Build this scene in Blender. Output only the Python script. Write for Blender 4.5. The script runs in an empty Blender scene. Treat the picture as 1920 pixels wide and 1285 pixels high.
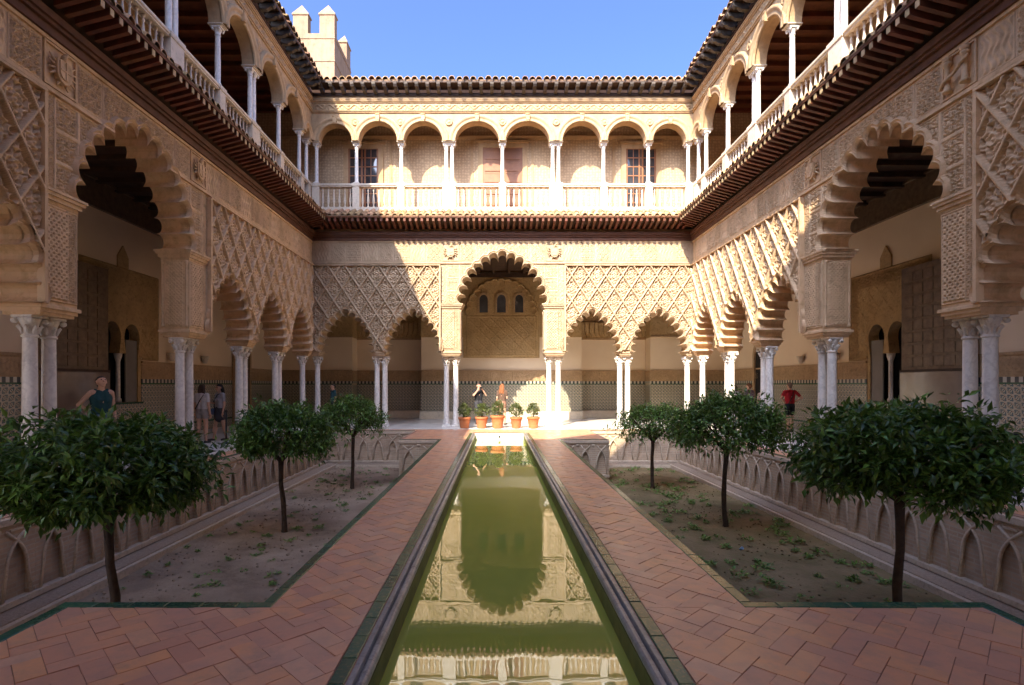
import bpy, bmesh, math, random
import numpy as np
from mathutils import Vector, Matrix
from mathutils.geometry import tessellate_polygon
R = math.radians
PI = math.pi
random.seed(7)
rng = np.random.default_rng(11)
scene = bpy.context.scene
COL = scene.collection

# ------------------------------------------------------------------ camera
cam_d = bpy.data.cameras.new('camera')
cam = bpy.data.objects.new('camera', cam_d)
COL.objects.link(cam)
cam.location = (-0.21, 0.0, 1.65)
cam.rotation_euler = (R(90), 0, 0)
cam_d.sensor_width = 36.0
cam_d.lens = 1010.0 / 1920.0 * 36.0
cam_d.shift_x = 28.0 / 1920.0
cam_d.shift_y = 79.0 / 1920.0
cam_d.clip_start = 0.05
cam_d.clip_end = 2000.0
scene.camera = cam

# ------------------------------------------------------------------ sky, sun, exposure
SUN_TRAVEL = Vector((0.43, 1.1, -1.0)).normalized()
to_sun = -SUN_TRAVEL
elev = math.asin(to_sun.z)
azim = math.atan2(to_sun.x, to_sun.y)
world = bpy.data.worlds.new('World')
scene.world = world
world.use_nodes = True
wn = world.node_tree
bg = wn.nodes['Background']
sky = wn.nodes.new('ShaderNodeTexSky')
sky.sky_type = 'NISHITA'
sky.sun_disc = False
sky.sun_elevation = elev
sky.sun_rotation = azim
sky.altitude = 0.0
sky.air_density = 0.32
sky.dust_density = 3.2
sky.ozone_density = 10.0
wn.links.new(sky.outputs['Color'], bg.inputs['Color'])
bg.inputs['Strength'].default_value = 0.15

sun_d = bpy.data.lights.new('sun', 'SUN')
sun_d.energy = 2.0
sun_d.angle = R(0.5)
sun_d.color = (1.0, 0.89, 0.71)
sun = bpy.data.objects.new('sun', sun_d)
COL.objects.link(sun)
sun.rotation_euler = to_sun.to_track_quat('Z', 'Y').to_euler()
sun.location = (-20, -30, 50)

scene.view_settings.view_transform = 'Standard'
scene.view_settings.look = 'None'
scene.view_settings.gamma = 1.0
scene.view_settings.use_curve_mapping = False
scene.view_settings.exposure = 2.65
scene.view_settings.use_white_balance = True
scene.view_settings.white_balance_temperature = 6800
scene.view_settings.white_balance_tint = 10
scene.cycles.use_denoising = True
scene.cycles.max_bounces = 12
scene.cycles.diffuse_bounces = 9
scene.cycles.glossy_bounces = 4
scene.cycles.transmission_bounces = 4
scene.cycles.caustics_reflective = False
scene.cycles.caustics_refractive = False
scene.cycles.sample_clamp_indirect = 6.0

# ------------------------------------------------------------------ materials
def base_mat(name):
    m = bpy.data.materials.new(name)
    m.use_nodes = True
    nt = m.node_tree
    return m, nt, nt.nodes['Principled BSDF']

def N(nt, t, **kw):
    n = nt.nodes.new(t)
    for k, v in kw.items():
        setattr(n, k, v)
    return n

def ramp(nt, fac, stops):
    r = N(nt, 'ShaderNodeValToRGB')
    cr = r.color_ramp
    while len(cr.elements) < len(stops):
        cr.elements.new(0.5)
    for e, (p, c) in zip(cr.elements, stops):
        e.position = p
        e.color = (*c, 1)
    nt.links.new(fac, r.inputs['Fac'])
    return r.outputs['Color']

def mixc(nt, a, b, fac, mode='MIX'):
    m = N(nt, 'ShaderNodeMix', data_type='RGBA', blend_type=mode)
    for sock, v in ((m.inputs[0], fac), (m.inputs[6], a), (m.inputs[7], b)):
        if isinstance(v, (int, float)):
            sock.default_value = v
        elif isinstance(v, tuple):
            sock.default_value = (*v, 1)
        else:
            nt.links.new(v, sock)
    return m.outputs[2]

def noise(nt, vec, scale, detail=4, rough=0.55):
    n = N(nt, 'ShaderNodeTexNoise')
    n.inputs['Scale'].default_value = scale
    n.inputs['Detail'].default_value = detail
    n.inputs['Roughness'].default_value = rough
    nt.links.new(vec, n.inputs['Vector'])
    return n.outputs['Fac']

def coords(nt, world_space=False):
    if world_space:
        return N(nt, 'ShaderNodeNewGeometry').outputs['Position']
    return N(nt, 'ShaderNodeTexCoord').outputs['Object']

def bumpn(nt, p, h, strength, dist=0.02):
    b = N(nt, 'ShaderNodeBump')
    b.inputs['Strength'].default_value = strength
    b.inputs['Distance'].default_value = dist
    nt.links.new(h, b.inputs['Height'])
    nt.links.new(b.outputs['Normal'], p.inputs['Normal'])

def mat(name, c1, c2=None, rough=0.8, scale=3.0, bump=0.2, bscale=40.0, c3=None, rnd=0.0, metallic=0.0, spec=0.4, wspace=True, bdist=0.01, streak=None, vein=None):
    m, nt, p = base_mat(name)
    v = coords(nt, wspace)
    c2 = c2 or tuple(x * 0.8 for x in c1)
    f = noise(nt, v, scale, 6, 0.6)
    col = ramp(nt, f, [(0.32, c2), (0.66, c1)])
    if c3:
        f2 = noise(nt, v, scale * 5.3, 5, 0.65)
        fr = ramp(nt, f2, [(0.5, (0, 0, 0)), (0.72, (1, 1, 1))])
        col = mixc(nt, col, c3, fr)
    if streak:
        mp = N(nt, 'ShaderNodeMapping'); mp.inputs['Scale'].default_value = (1.0, 1.0, 0.16)
        nt.links.new(v, mp.inputs['Vector'])
        fs_ = noise(nt, mp.outputs['Vector'], 3.2, 6, 0.7)
        col = mixc(nt, col, streak, ramp(nt, fs_, [(0.48, (0, 0, 0)), (0.78, (0.75, 0.75, 0.75))]))
    if vein:
        wv = N(nt, 'ShaderNodeTexWave'); wv.inputs['Scale'].default_value = 1.3; wv.inputs['Distortion'].default_value = 14.0
        wv.inputs['Detail'].default_value = 5.0; wv.inputs['Detail Scale'].default_value = 1.6
        nt.links.new(v, wv.inputs['Vector'])
        col = mixc(nt, col, vein, ramp(nt, wv.outputs['Fac'], [(0.0, (0.34, 0.34, 0.34)), (0.16, (0, 0, 0)), (0.86, (0, 0, 0)), (1.0, (0.2, 0.2, 0.2))]))
    if rnd:
        oi = N(nt, 'ShaderNodeObjectInfo')
        mr = N(nt, 'ShaderNodeMapRange')
        mr.inputs['To Min'].default_value = 1 - rnd
        mr.inputs['To Max'].default_value = 1 + rnd
        nt.links.new(oi.outputs['Random'], mr.inputs['Value'])
        hsv = N(nt, 'ShaderNodeHueSaturation')
        nt.links.new(mr.outputs['Result'], hsv.inputs['Value'])
        mr2 = N(nt, 'ShaderNodeMapRange')
        mr2.inputs['To Min'].default_value = 0.5 - rnd * 0.05
        mr2.inputs['To Max'].default_value = 0.5 + rnd * 0.05
        ml = N(nt, 'ShaderNodeMath', operation='MULTIPLY')
        ml.inputs[1].default_value = 7.31
        fr_ = N(nt, 'ShaderNodeMath', operation='FRACT')
        nt.links.new(oi.outputs['Random'], ml.inputs[0])
        nt.links.new(ml.outputs[0], fr_.inputs[0])
        nt.links.new(fr_.outputs[0], mr2.inputs['Value'])
        nt.links.new(mr2.outputs['Result'], hsv.inputs['Hue'])
        nt.links.new(col, hsv.inputs['Color'])
        col = hsv.outputs['Color']
    nt.links.new(col, p.inputs['Base Color'])
    p.inputs['Roughness'].default_value = rough
    p.inputs['Metallic'].default_value = metallic
    p.inputs['Specular IOR Level'].default_value = spec
    if bump:
        bumpn(nt, p, noise(nt, v, bscale, 5, 0.6), bump, bdist)
    return m

M = {}
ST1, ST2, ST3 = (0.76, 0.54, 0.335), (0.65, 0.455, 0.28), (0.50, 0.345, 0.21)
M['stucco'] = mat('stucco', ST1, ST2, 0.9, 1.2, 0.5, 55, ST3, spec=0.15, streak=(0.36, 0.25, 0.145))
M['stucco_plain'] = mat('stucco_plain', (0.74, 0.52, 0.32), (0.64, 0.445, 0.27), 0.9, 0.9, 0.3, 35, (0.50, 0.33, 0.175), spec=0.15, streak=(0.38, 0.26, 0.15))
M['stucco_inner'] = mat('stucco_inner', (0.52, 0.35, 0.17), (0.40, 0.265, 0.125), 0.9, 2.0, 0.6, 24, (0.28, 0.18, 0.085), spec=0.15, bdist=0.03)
M['stucco_sun_dimmed'] = mat('stucco_sun_dimmed', (0.53, 0.39, 0.26), (0.45, 0.33, 0.215), 0.9, 1.2, 0.5, 55, (0.36, 0.265, 0.165), spec=0.15, streak=(0.29, 0.215, 0.14))  # same stucco for the end wing, darkened to offset the direct sun there
M['stucco_sun_dimmed_plain'] = mat('stucco_sun_dimmed_plain', (0.54, 0.40, 0.265), (0.47, 0.345, 0.225), 0.9, 0.9, 0.3, 35, (0.38, 0.28, 0.17), spec=0.15, streak=(0.30, 0.22, 0.14))  # uncarved version, its colour lowered against the sun in the same way
M['damask'] = None
M['marble'] = mat('marble', (0.84, 0.79, 0.72), (0.72, 0.68, 0.62), 0.42, 2.2, 0.06, 20, (0.62, 0.58, 0.53), rnd=0.06, vein=(0.45, 0.42, 0.39), streak=(0.58, 0.52, 0.44))
M['white_stone'] = mat('white_stone', (0.70, 0.60, 0.47), (0.60, 0.51, 0.39), 0.6, 3.0, 0.2, 30, (0.46, 0.39, 0.30), rnd=0.06)
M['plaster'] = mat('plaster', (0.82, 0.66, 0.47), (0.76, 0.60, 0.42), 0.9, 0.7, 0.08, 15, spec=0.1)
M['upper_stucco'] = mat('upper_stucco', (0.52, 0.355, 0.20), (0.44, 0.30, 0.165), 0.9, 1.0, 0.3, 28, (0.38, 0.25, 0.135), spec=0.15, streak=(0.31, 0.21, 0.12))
M['wood_dark'] = mat('wood_dark', (0.07, 0.034, 0.018), (0.035, 0.018, 0.010), 0.65, 5, 0.3, 40, rnd=0.15)
M['wood_red'] = mat('wood_red', (0.17, 0.052, 0.022), (0.095, 0.03, 0.014), 0.6, 4, 0.3, 40, rnd=0.2)
M['rafter_end'] = mat('rafter_end', (0.52, 0.38, 0.21), (0.40, 0.28, 0.15), 0.7, 6, 0.2, 40, rnd=0.25)
M['wood_fascia'] = mat('wood_fascia', (0.15, 0.06, 0.03), (0.09, 0.035, 0.018), 0.6, 4, 0.3, 40)
M['wood_grey'] = mat('wood_grey', (0.11, 0.085, 0.065), (0.05, 0.038, 0.03), 0.8, 6, 0.3, 40, rnd=0.3)
M['wood_door'] = mat('wood_door', (0.30, 0.13, 0.055), (0.22, 0.09, 0.04), 0.5, 5, 0.2, 40)
M['wood_leaf'] = mat('wood_leaf', (0.22, 0.145, 0.085), (0.13, 0.085, 0.05), 0.6, 7, 0.5, 60)
M['roof_tile'] = mat('roof_tile', (0.52, 0.33, 0.17), (0.36, 0.19, 0.09), 0.85, 9, 0.5, 30, (0.30, 0.26, 0.15), rnd=0.35)
M['tile_bed'] = mat('tile_bed', (0.30, 0.19, 0.11), (0.2, 0.12, 0.07), 0.9, 6, 0.4, 30)
M['brick'] = mat('brick', (0.50, 0.205, 0.125), (0.37, 0.15, 0.10), 0.42, 3.5, 0.12, 60, (0.36, 0.19, 0.15), rnd=0.22)
M['brick_bed'] = mat('brick_bed', (0.50, 0.30, 0.21), (0.38, 0.22, 0.155), 0.9, 8, 0.3, 60)
M['glaze'] = mat('glaze', (0.03, 0.105, 0.07), (0.045, 0.12, 0.055), 0.22, 7, 0.08, 20, (0.14, 0.16, 0.08), rnd=0.25)
M['rim_stone'] = mat('rim_stone', (0.36, 0.35, 0.335), (0.23, 0.225, 0.22), 0.30, 4, 0.2, 30, (0.14, 0.135, 0.13), streak=(0.17, 0.17, 0.12))
M['algae_wall'] = mat('algae_wall', (0.17, 0.17, 0.04), (0.09, 0.095, 0.02), 0.6, 5, 0.3, 30)
M['niche_brick'] = None
M['garden_stone'] = mat('garden_stone', (0.64, 0.52, 0.39), (0.52, 0.42, 0.32), 0.92, 4, 0.5, 25, (0.40, 0.32, 0.24), spec=0.15)
M['pebble'] = mat('pebble', (0.50, 0.38, 0.28), (0.36, 0.27, 0.20), 0.9, 22, 0.9, 45, (0.16, 0.12, 0.09), spec=0.15, bdist=0.02)
M['soil'] = mat('soil', (0.44, 0.33, 0.235), (0.22, 0.155, 0.105), 0.95, 0.9, 0.8, 18, (0.34, 0.25, 0.17), spec=0.1, bdist=0.03)
M['soil_dark'] = mat('soil_dark', (0.31, 0.225, 0.125), (0.16, 0.125, 0.06), 0.95, 0.9, 0.8, 18, (0.20, 0.175, 0.08), spec=0.1, bdist=0.03)
M['bark'] = mat('bark', (0.085, 0.058, 0.04), (0.05, 0.034, 0.024), 0.9, 14, 0.6, 50, spec=0.2)
M['slab'] = mat('slab', (0.76, 0.71, 0.64), (0.64, 0.60, 0.54), 0.3, 1.5, 0.05, 20, rnd=0.08)
M['tower'] = mat('tower', (0.31, 0.215, 0.14), (0.255, 0.175, 0.11), 0.9, 0.5, 0.5, 9, (0.2, 0.135, 0.085), spec=0.1, streak=(0.15, 0.105, 0.07))
M['terracotta'] = mat('terracotta', (0.52, 0.19, 0.075), (0.44, 0.15, 0.06), 0.75, 6, 0.1, 30, rnd=0.08)
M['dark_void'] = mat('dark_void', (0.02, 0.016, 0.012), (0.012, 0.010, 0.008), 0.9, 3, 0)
M['shutter'] = mat('shutter', (0.20, 0.175, 0.155), (0.17, 0.15, 0.13), 0.5, 4, 0.05)
M['black_metal'] = mat('black_metal', (0.02, 0.022, 0.025), (0.015, 0.015, 0.018), 0.4, 4, 0.05)
M['skin'] = mat('skin', (0.62, 0.36, 0.24), (0.56, 0.32, 0.21), 0.55, 6, 0.0)
def cloth(name, c, rough=0.85):
    if name not in M:
        M[name] = mat(name, c, tuple(x * 0.75 for x in c), rough, 9, 0.25, 80)
    return M[name]

def leaf_mat(name, c1, c2, c3):
    m, nt, p = base_mat(name)
    v = coords(nt, True)
    f = noise(nt, v, 9.0, 3)
    col = ramp(nt, f, [(0.3, c2), (0.55, c1), (0.75, c3)])
    at = N(nt, 'ShaderNodeAttribute', attribute_name='tone')
    hsv = N(nt, 'ShaderNodeHueSaturation')
    mr = N(nt, 'ShaderNodeMapRange')
    mr.inputs['To Min'].default_value = 0.55
    mr.inputs['To Max'].default_value = 2.0
    nt.links.new(at.outputs['Fac'], mr.inputs['Value'])
    nt.links.new(mr.outputs['Result'], hsv.inputs['Value'])
    nt.links.new(col, hsv.inputs['Color'])
    nt.links.new(hsv.outputs['Color'], p.inputs['Base Color'])
    p.inputs['Roughness'].default_value = 0.36
    p.inputs['Specular IOR Level'].default_value = 0.5
    tr = N(nt, 'ShaderNodeBsdfTranslucent')
    nt.links.new(hsv.outputs['Color'], tr.inputs['Color'])
    mx = N(nt, 'ShaderNodeMixShader')
    mx.inputs[0].default_value = 0.18
    nt.links.new(p.outputs[0], mx.inputs[1])
    nt.links.new(tr.outputs[0], mx.inputs[2])
    out = nt.nodes['Material Output']
    nt.links.new(mx.outputs[0], out.inputs['Surface'])
    return m
M['leaf'] = leaf_mat('leaf', (0.085, 0.165, 0.026), (0.045, 0.105, 0.018), (0.15, 0.25, 0.045))
M['pot_leaf'] = leaf_mat('pot_leaf', (0.10, 0.125, 0.035), (0.05, 0.08, 0.02), (0.17, 0.18, 0.06))
M['weed'] = leaf_mat('weed', (0.16, 0.27, 0.06), (0.10, 0.18, 0.04), (0.22, 0.32, 0.08))

def water_mat():
    m, nt, p = base_mat('water')
    v = coords(nt, True)
    f = noise(nt, v, 0.7, 4)
    col = ramp(nt, f, [(0.3, (0.36, 0.43, 0.065)), (0.7, (0.42, 0.47, 0.09))])
    nt.links.new(col, p.inputs['Base Color'])
    p.inputs['Roughness'].default_value = 0.012
    p.inputs['IOR'].default_value = 2.0
    p.inputs['Specular IOR Level'].default_value = 0.5
    mp = N(nt, 'ShaderNodeMapping')
    mp.inputs['Scale'].default_value = (1.0, 0.55, 1.0)
    nt.links.new(v, mp.inputs['Vector'])
    bumpn(nt, p, noise(nt, mp.outputs['Vector'], 2.2, 3, 0.45), 0.09, 0.02)
    return m
M['water'] = water_mat()

def glass_mat():
    m, nt, p = base_mat('glass')
    v = coords(nt, True)
    col = ramp(nt, noise(nt, v, 3, 2), [(0.3, (0.03, 0.03, 0.035)), (0.7, (0.06, 0.06, 0.065))])
    nt.links.new(col, p.inputs['Base Color'])
    p.inputs['Roughness'].default_value = 0.06
    p.inputs['Specular IOR Level'].default_value = 0.8
    return m
M['glass'] = glass_mat()
M['sheet_glass'] = mat('sheet_glass', (0.24, 0.17, 0.12), (0.16, 0.11, 0.08), 0.12, 1.5, 0.03, 3, spec=0.8)

def tile_mat():
    """glazed mosaic dado: small lattice of cream, green, blue and ochre pieces"""
    m, nt, p = base_mat('azulejo')
    v = coords(nt, True)
    s = N(nt, 'ShaderNodeSeparateXYZ')
    nt.links.new(v, s.inputs[0])
    def mth(op, a, b=None):
        n = N(nt, 'ShaderNodeMath', operation=op)
        for i, x in enumerate((a, b)):
            if x is None:
                continue
            if isinstance(x, (int, float)):
                n.inputs[i].default_value = x
            else:
                nt.links.new(x, n.inputs[i])
        return n.outputs[0]
    h = mth('ADD', s.outputs[0], s.outputs[1])
    k = 2 * PI / 0.16
    a = mth('SINE', mth('MULTIPLY', h, k))
    b = mth('SINE', mth('MULTIPLY', s.outputs[2], k))
    c = mth('MULTIPLY', a, b)
    d = mth('SINE', mth('MULTIPLY', mth('ADD', h, s.outputs[2]), k * 1.5))
    e = mth('SINE', mth('MULTIPLY', mth('SUBTRACT', h, s.outputs[2]), k * 1.5))
    f = mth('ADD', c, mth('MULTIPLY', mth('MULTIPLY', d, e), 0.8))
    fac = mth('MULTIPLY_ADD', f, 0.3)
    n_ = fac.node
    n_.inputs[2].default_value = 0.5
    cr = ramp(nt, fac, [(0.0, (0.06, 0.10, 0.12)), (0.33, (0.05, 0.12, 0.085)), (0.42, (0.50, 0.44, 0.33)), (0.60, (0.52, 0.46, 0.36)), (0.72, (0.30, 0.17, 0.07)), (0.85, (0.035, 0.035, 0.045))])
    cr.node.color_ramp.interpolation = 'CONSTANT'
    col = mixc(nt, cr, (0.30, 0.27, 0.2), ramp(nt, noise(nt, v, 2.5, 5), [(0.45, (0, 0, 0)), (0.8, (0.6, 0.6, 0.6))]))
    nt.links.new(col, p.inputs['Base Color'])
    p.inputs['Roughness'].default_value = 0.3
    return m
M['azulejo'] = tile_mat()

def brick_wall_mat():
    m, nt, p = base_mat('niche_brick')
    v = coords(nt, True)
    s = N(nt, 'ShaderNodeSeparateXYZ')
    nt.links.new(v, s.inputs[0])
    ad = N(nt, 'ShaderNodeMath', operation='ADD')
    nt.links.new(s.outputs[0], ad.inputs[0])
    nt.links.new(s.outputs[1], ad.inputs[1])
    cb = N(nt, 'ShaderNodeCombineXYZ')
    nt.links.new(ad.outputs[0], cb.inputs[0])
    nt.links.new(s.outputs[2], cb.inputs[1])
    bt = N(nt, 'ShaderNodeTexBrick')
    bt.inputs['Scale'].default_value = 1.0
    bt.inputs['Brick Width'].default_value = 0.27
    bt.inputs['Row Height'].default_value = 0.062
    bt.inputs['Mortar Size'].default_value = 0.010
    bt.inputs['Color1'].default_value = (0.58, 0.42, 0.29, 1)
    bt.inputs['Color2'].default_value = (0.47, 0.335, 0.235, 1)
    bt.inputs['Mortar'].default_value = (0.52, 0.43, 0.32, 1)
    nt.links.new(cb.outputs[0], bt.inputs['Vector'])
    col = mixc(nt, bt.outputs['Color'], (0.32, 0.25, 0.18), ramp(nt, noise(nt, v, 3.5, 6), [(0.45, (0, 0, 0)), (0.8, (0.8, 0.8, 0.8))]))
    nt.links.new(col, p.inputs['Base Color'])
    p.inputs['Roughness'].default_value = 0.92
    p.inputs['Specular IOR Level'].default_value = 0.15
    b1 = N(nt, 'ShaderNodeMath', operation='SUBTRACT')
    nt.links.new(noise(nt, v, 30, 5), b1.inputs[0])
    nt.links.new(bt.outputs['Fac'], b1.inputs[1])
    bumpn(nt, p, b1.outputs[0], 0.6, 0.015)
    return m
M['niche_brick'] = brick_wall_mat()

def damask_mat():
    m, nt, p = base_mat('damask')
    v = coords(nt, True)
    w = N(nt, 'ShaderNodeTexVoronoi')
    w.inputs['Scale'].default_value = 8.5
    w.inputs['Randomness'].default_value = 0.35
    nt.links.new(v, w.inputs['Vector'])
    f = noise(nt, v, 14, 4)
    ad = N(nt, 'ShaderNodeMath', operation='ADD')
    nt.links.new(w.outputs['Distance'], ad.inputs[0])
    nt.links.new(f, ad.inputs[1])
    col = ramp(nt, ad.outputs[0], [(0.60, (0.60, 0.43, 0.26)), (0.80, (0.52, 0.37, 0.22)), (1.0, (0.43, 0.30, 0.175))])
    nt.links.new(col, p.inputs['Base Color'])
    p.inputs['Roughness'].default_value = 0.9
    bumpn(nt, p, ad.outputs[0], 0.5, 0.02)
    return m
M['damask'] = damask_mat()

# ------------------------------------------------------------------ mesh helpers
class MB:
    """collects vertices and faces; build() links ONE mesh object"""
    def __init__(s):
        s.v, s.f, s.sm = [], [], []
    def add(s, vs, fs, smooth=False):
        o = len(s.v)
        s.v.extend([tuple(p) for p in vs])
        for f in fs:
            s.f.append(tuple(i + o for i in f))
            s.sm.append(smooth)
        return s
    def box(s, x0, x1, y0, y1, z0, z1, ch=0.0):
        if ch <= 0:
            vs = [(x, y, z) for z in (z0, z1) for y in (y0, y1) for x in (x0, x1)]
            return s.add(vs, [(0, 2, 3, 1), (4, 5, 7, 6), (0, 1, 5, 4), (2, 6, 7, 3), (0, 4, 6, 2), (1, 3, 7, 5)])
        c = ch
        ring = lambda z, d: [(x0 + d, y0 + d, z), (x1 - d, y0 + d, z), (x1 - d, y1 - d, z), (x0 + d, y1 - d, z)]
        vs = ring(z0, c) + ring(z0 + c, 0) + ring(z1 - c, 0) + ring(z1, c)
        fs = [(3, 2, 1, 0), (12, 13, 14, 15)]
        for k in range(3):
            for i in range(4):
                j = (i + 1) % 4
                fs.append((k * 4 + i, k * 4 + j, k * 4 + 4 + j, k * 4 + 4 + i))
        return s.add(vs, fs)
    def lathe(s, prof, n=12, c=(0, 0, 0), smooth=True, cap=True):
        vs, fs = [], []
        for r, z in prof:
            for i in range(n):
                a = 2 * PI * i / n
                vs.append((c[0] + r * math.cos(a), c[1] + r * math.sin(a), c[2] + z))
        for k in range(len(prof) - 1):
            for i in range(n):
                j = (i + 1) % n
                fs.append((k * n + i, k * n + j, (k + 1) * n + j, (k + 1) * n + i))
        s.add(vs, fs, smooth)
        if cap:
            o = len(s.v) - len(vs)
            s.f.append(tuple(o + i for i in reversed(range(n)))); s.sm.append(False)
            s.f.append(tuple(o + (len(prof) - 1) * n + i for i in range(n))); s.sm.append(False)
        return s
    def tube(s, pts, rad, n=8, smooth=True, cap=True):
        pts = [Vector(p) for p in pts]
        if not hasattr(rad, '__len__'):
            rad = [rad] * len(pts)
        vs, fs = [], []
        up = None
        for k, p in enumerate(pts):
            d = (pts[min(k + 1, len(pts) - 1)] - pts[max(k - 1, 0)]).normalized()
            if up is None:
                up = Vector((0, 0, 1)) if abs(d.z) < 0.9 else Vector((1, 0, 0))
            u = d.cross(up)
            if u.length < 1e-4:
                u = d.orthogonal()
            u.normalize()
            w = u.cross(d).normalized()
            up = w
            for i in range(n):
                a = 2 * PI * i / n
                vs.append(p + (u * math.cos(a) + w * math.sin(a)) * rad[k])
        for k in range(len(pts) - 1):
            for i in range(n):
                j = (i + 1) % n
                fs.append((k * n + i, (k + 1) * n + i, (k + 1) * n + j, k * n + j))
        if cap:
            fs.append(tuple(range(n)))
            fs.append(tuple((len(pts) - 1) * n + i for i in reversed(range(n))))
        return s.add(vs, fs, smooth)
    def poly(s, pts, y0, y1, caps=(True, True)):
        """extrude a closed polygon given in (x,z), counter-clockwise or not, from y0 (front) to y1"""
        n = len(pts)
        area = sum(pts[i][0] * pts[(i + 1) % n][1] - pts[(i + 1) % n][0] * pts[i][1] for i in range(n))
        if area < 0:
            pts = pts[::-1]
        o = len(s.v)
        s.v.extend([(p[0], y0, p[1]) for p in pts])
        s.v.extend([(p[0], y1, p[1]) for p in pts])
        tris = tessellate_polygon([[Vector((p[0], p[1], 0)) for p in pts]])
        for t in tris:
            a, b, c = t
            ar = (pts[b][0] - pts[a][0]) * (pts[c][1] - pts[a][1]) - (pts[c][0] - pts[a][0]) * (pts[b][1] - pts[a][1])
            if abs(ar) < 1e-12:
                continue
            if ar < 0:
                a, c = c, a
            if caps[0]:
                s.f.append((o + a, o + b, o + c)); s.sm.append(False)
            if caps[1]:
                s.f.append((o + n + c, o + n + b, o + n + a)); s.sm.append(False)
        for i in range(n):
            j = (i + 1) % n
            s.f.append((o + j, o + i, o + n + i, o + n + j)); s.sm.append(False)
        return s
    def ball(s, c, r, n=8, m=6, sc=(1, 1, 1)):
        vs, fs = [], []
        for k in range(m + 1):
            t = PI * k / m
            for i in range(n):
                a = 2 * PI * i / n
                vs.append((c[0] + sc[0] * r * math.sin(t) * math.cos(a), c[1] + sc[1] * r * math.sin(t) * math.sin(a), c[2] + sc[2] * r * math.cos(t)))
        for k in range(m):
            for i in range(n):
                j = (i + 1) % n
                fs.append((k * n + i, (k + 1) * n + i, (k + 1) * n + j, k * n + j))
        return s.add(vs, fs, True)
    def mesh(s, name):
        me = bpy.data.meshes.new(name)
        me.from_pydata(s.v, [], s.f)
        me.polygons.foreach_set('use_smooth', np.array(s.sm, dtype=bool))
        me.update()
        return me
    def build(s, name, m, parent=None, loc=None):
        return put(name, s.mesh(name), m, parent, loc)

def put(name, me, m=None, parent=None, loc=None, rotz=0.0, scale=None, rot=None):
    o = bpy.data.objects.new(name, me)
    COL.objects.link(o)
    if m is not None and me is not None and not me.materials:
        me.materials.append(M[m] if isinstance(m, str) else m)
    if parent is not None:
        o.parent = parent
    if loc is not None:
        o.location = loc
    if rot is not None:
        o.rotation_euler = rot
    elif rotz:
        o.rotation_euler = (0, 0, rotz)
    if scale is not None:
        o.scale = scale
    return o

def tag(o, label=None, cat=None, group=None, kind=None):
    if label: o['label'] = label
    if cat: o['category'] = cat
    if group: o['group'] = group
    if kind: o['kind'] = kind
    return o

def thing(name, label, cat, loc=(0, 0, 0), rotz=0.0, group=None):
    o = bpy.data.objects.new(name, None)
    COL.objects.link(o)
    o.empty_display_size = 0.2
    o.location = loc
    o.rotation_euler = (0, 0, rotz)
    return tag(o, label, cat, group)

def np_mesh(name, V, F, smooth=True):
    me = bpy.data.meshes.new(name)
    V = np.asarray(V, dtype=np.float32)
    F = np.asarray(F, dtype=np.int32)
    k = F.shape[1]
    me.vertices.add(len(V)); me.vertices.foreach_set('co', V.ravel())
    me.loops.add(F.size); me.loops.foreach_set('vertex_index', F.ravel())
    me.polygons.add(len(F))
    me.polygons.foreach_set('loop_start', np.arange(0, F.size, k, dtype=np.int32))
    me.polygons.foreach_set('loop_total', np.full(len(F), k, dtype=np.int32))
    me.polygons.foreach_set('use_smooth', np.full(len(F), smooth, dtype=bool))
    me.update(calc_edges=True)
    me.validate()
    return me

def inside(px, pz, poly):
    r = np.zeros(px.shape, bool)
    n = len(poly)
    for i in range(n):
        x1, z1 = poly[i]; x2, z2 = poly[(i + 1) % n]
        if z1 == z2:
            continue
        c = ((z1 > pz) != (z2 > pz))
        if c.any():
            xi = (x2 - x1) * (pz - z1) / (z2 - z1) + x1
            r ^= c & (px < xi)
    return r

def relief(name, x0, x1, z0, z1, res, hfun, holes=(), y=-0.004, flip=1):
    """a carved panel: height field towards -y over the rectangle, skipping the holes"""
    nx = max(2, int(round((x1 - x0) / res))); nz = max(2, int(round((z1 - z0) / res)))
    X, Z = np.meshgrid(np.linspace(x0, x1, nx + 1), np.linspace(z0, z1, nz + 1))
    H = hfun(X, Z)
    edge = np.minimum(np.minimum(X - x0, x1 - X), np.minimum(Z - z0, z1 - Z))
    H = np.where(edge < 1e-6, 0, H)
    V = np.stack([X, y - H, Z], -1).reshape(-1, 3)
    i = np.arange(nx * nz)
    a = (i // nx) * (nx + 1) + i % nx
    F = np.stack([a, a + 1, a + nx + 2, a + nx + 1], -1)
    if holes:
        cx = V[F].mean(1)
        keep = np.ones(len(F), bool)
        for h in holes:
            keep &= ~inside(cx[:, 0], cx[:, 2], h)
        F = F[keep]
        used = np.zeros(len(V), bool); used[F.ravel()] = True
        idx = np.cumsum(used) - 1
        V = V[used]; F = idx[F]
    return np_mesh(name, V, F, True)

def sstep(a, b, x):
    t = np.clip((x - a) / (b - a), 0, 1)
    return t * t * (3 - 2 * t)

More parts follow.
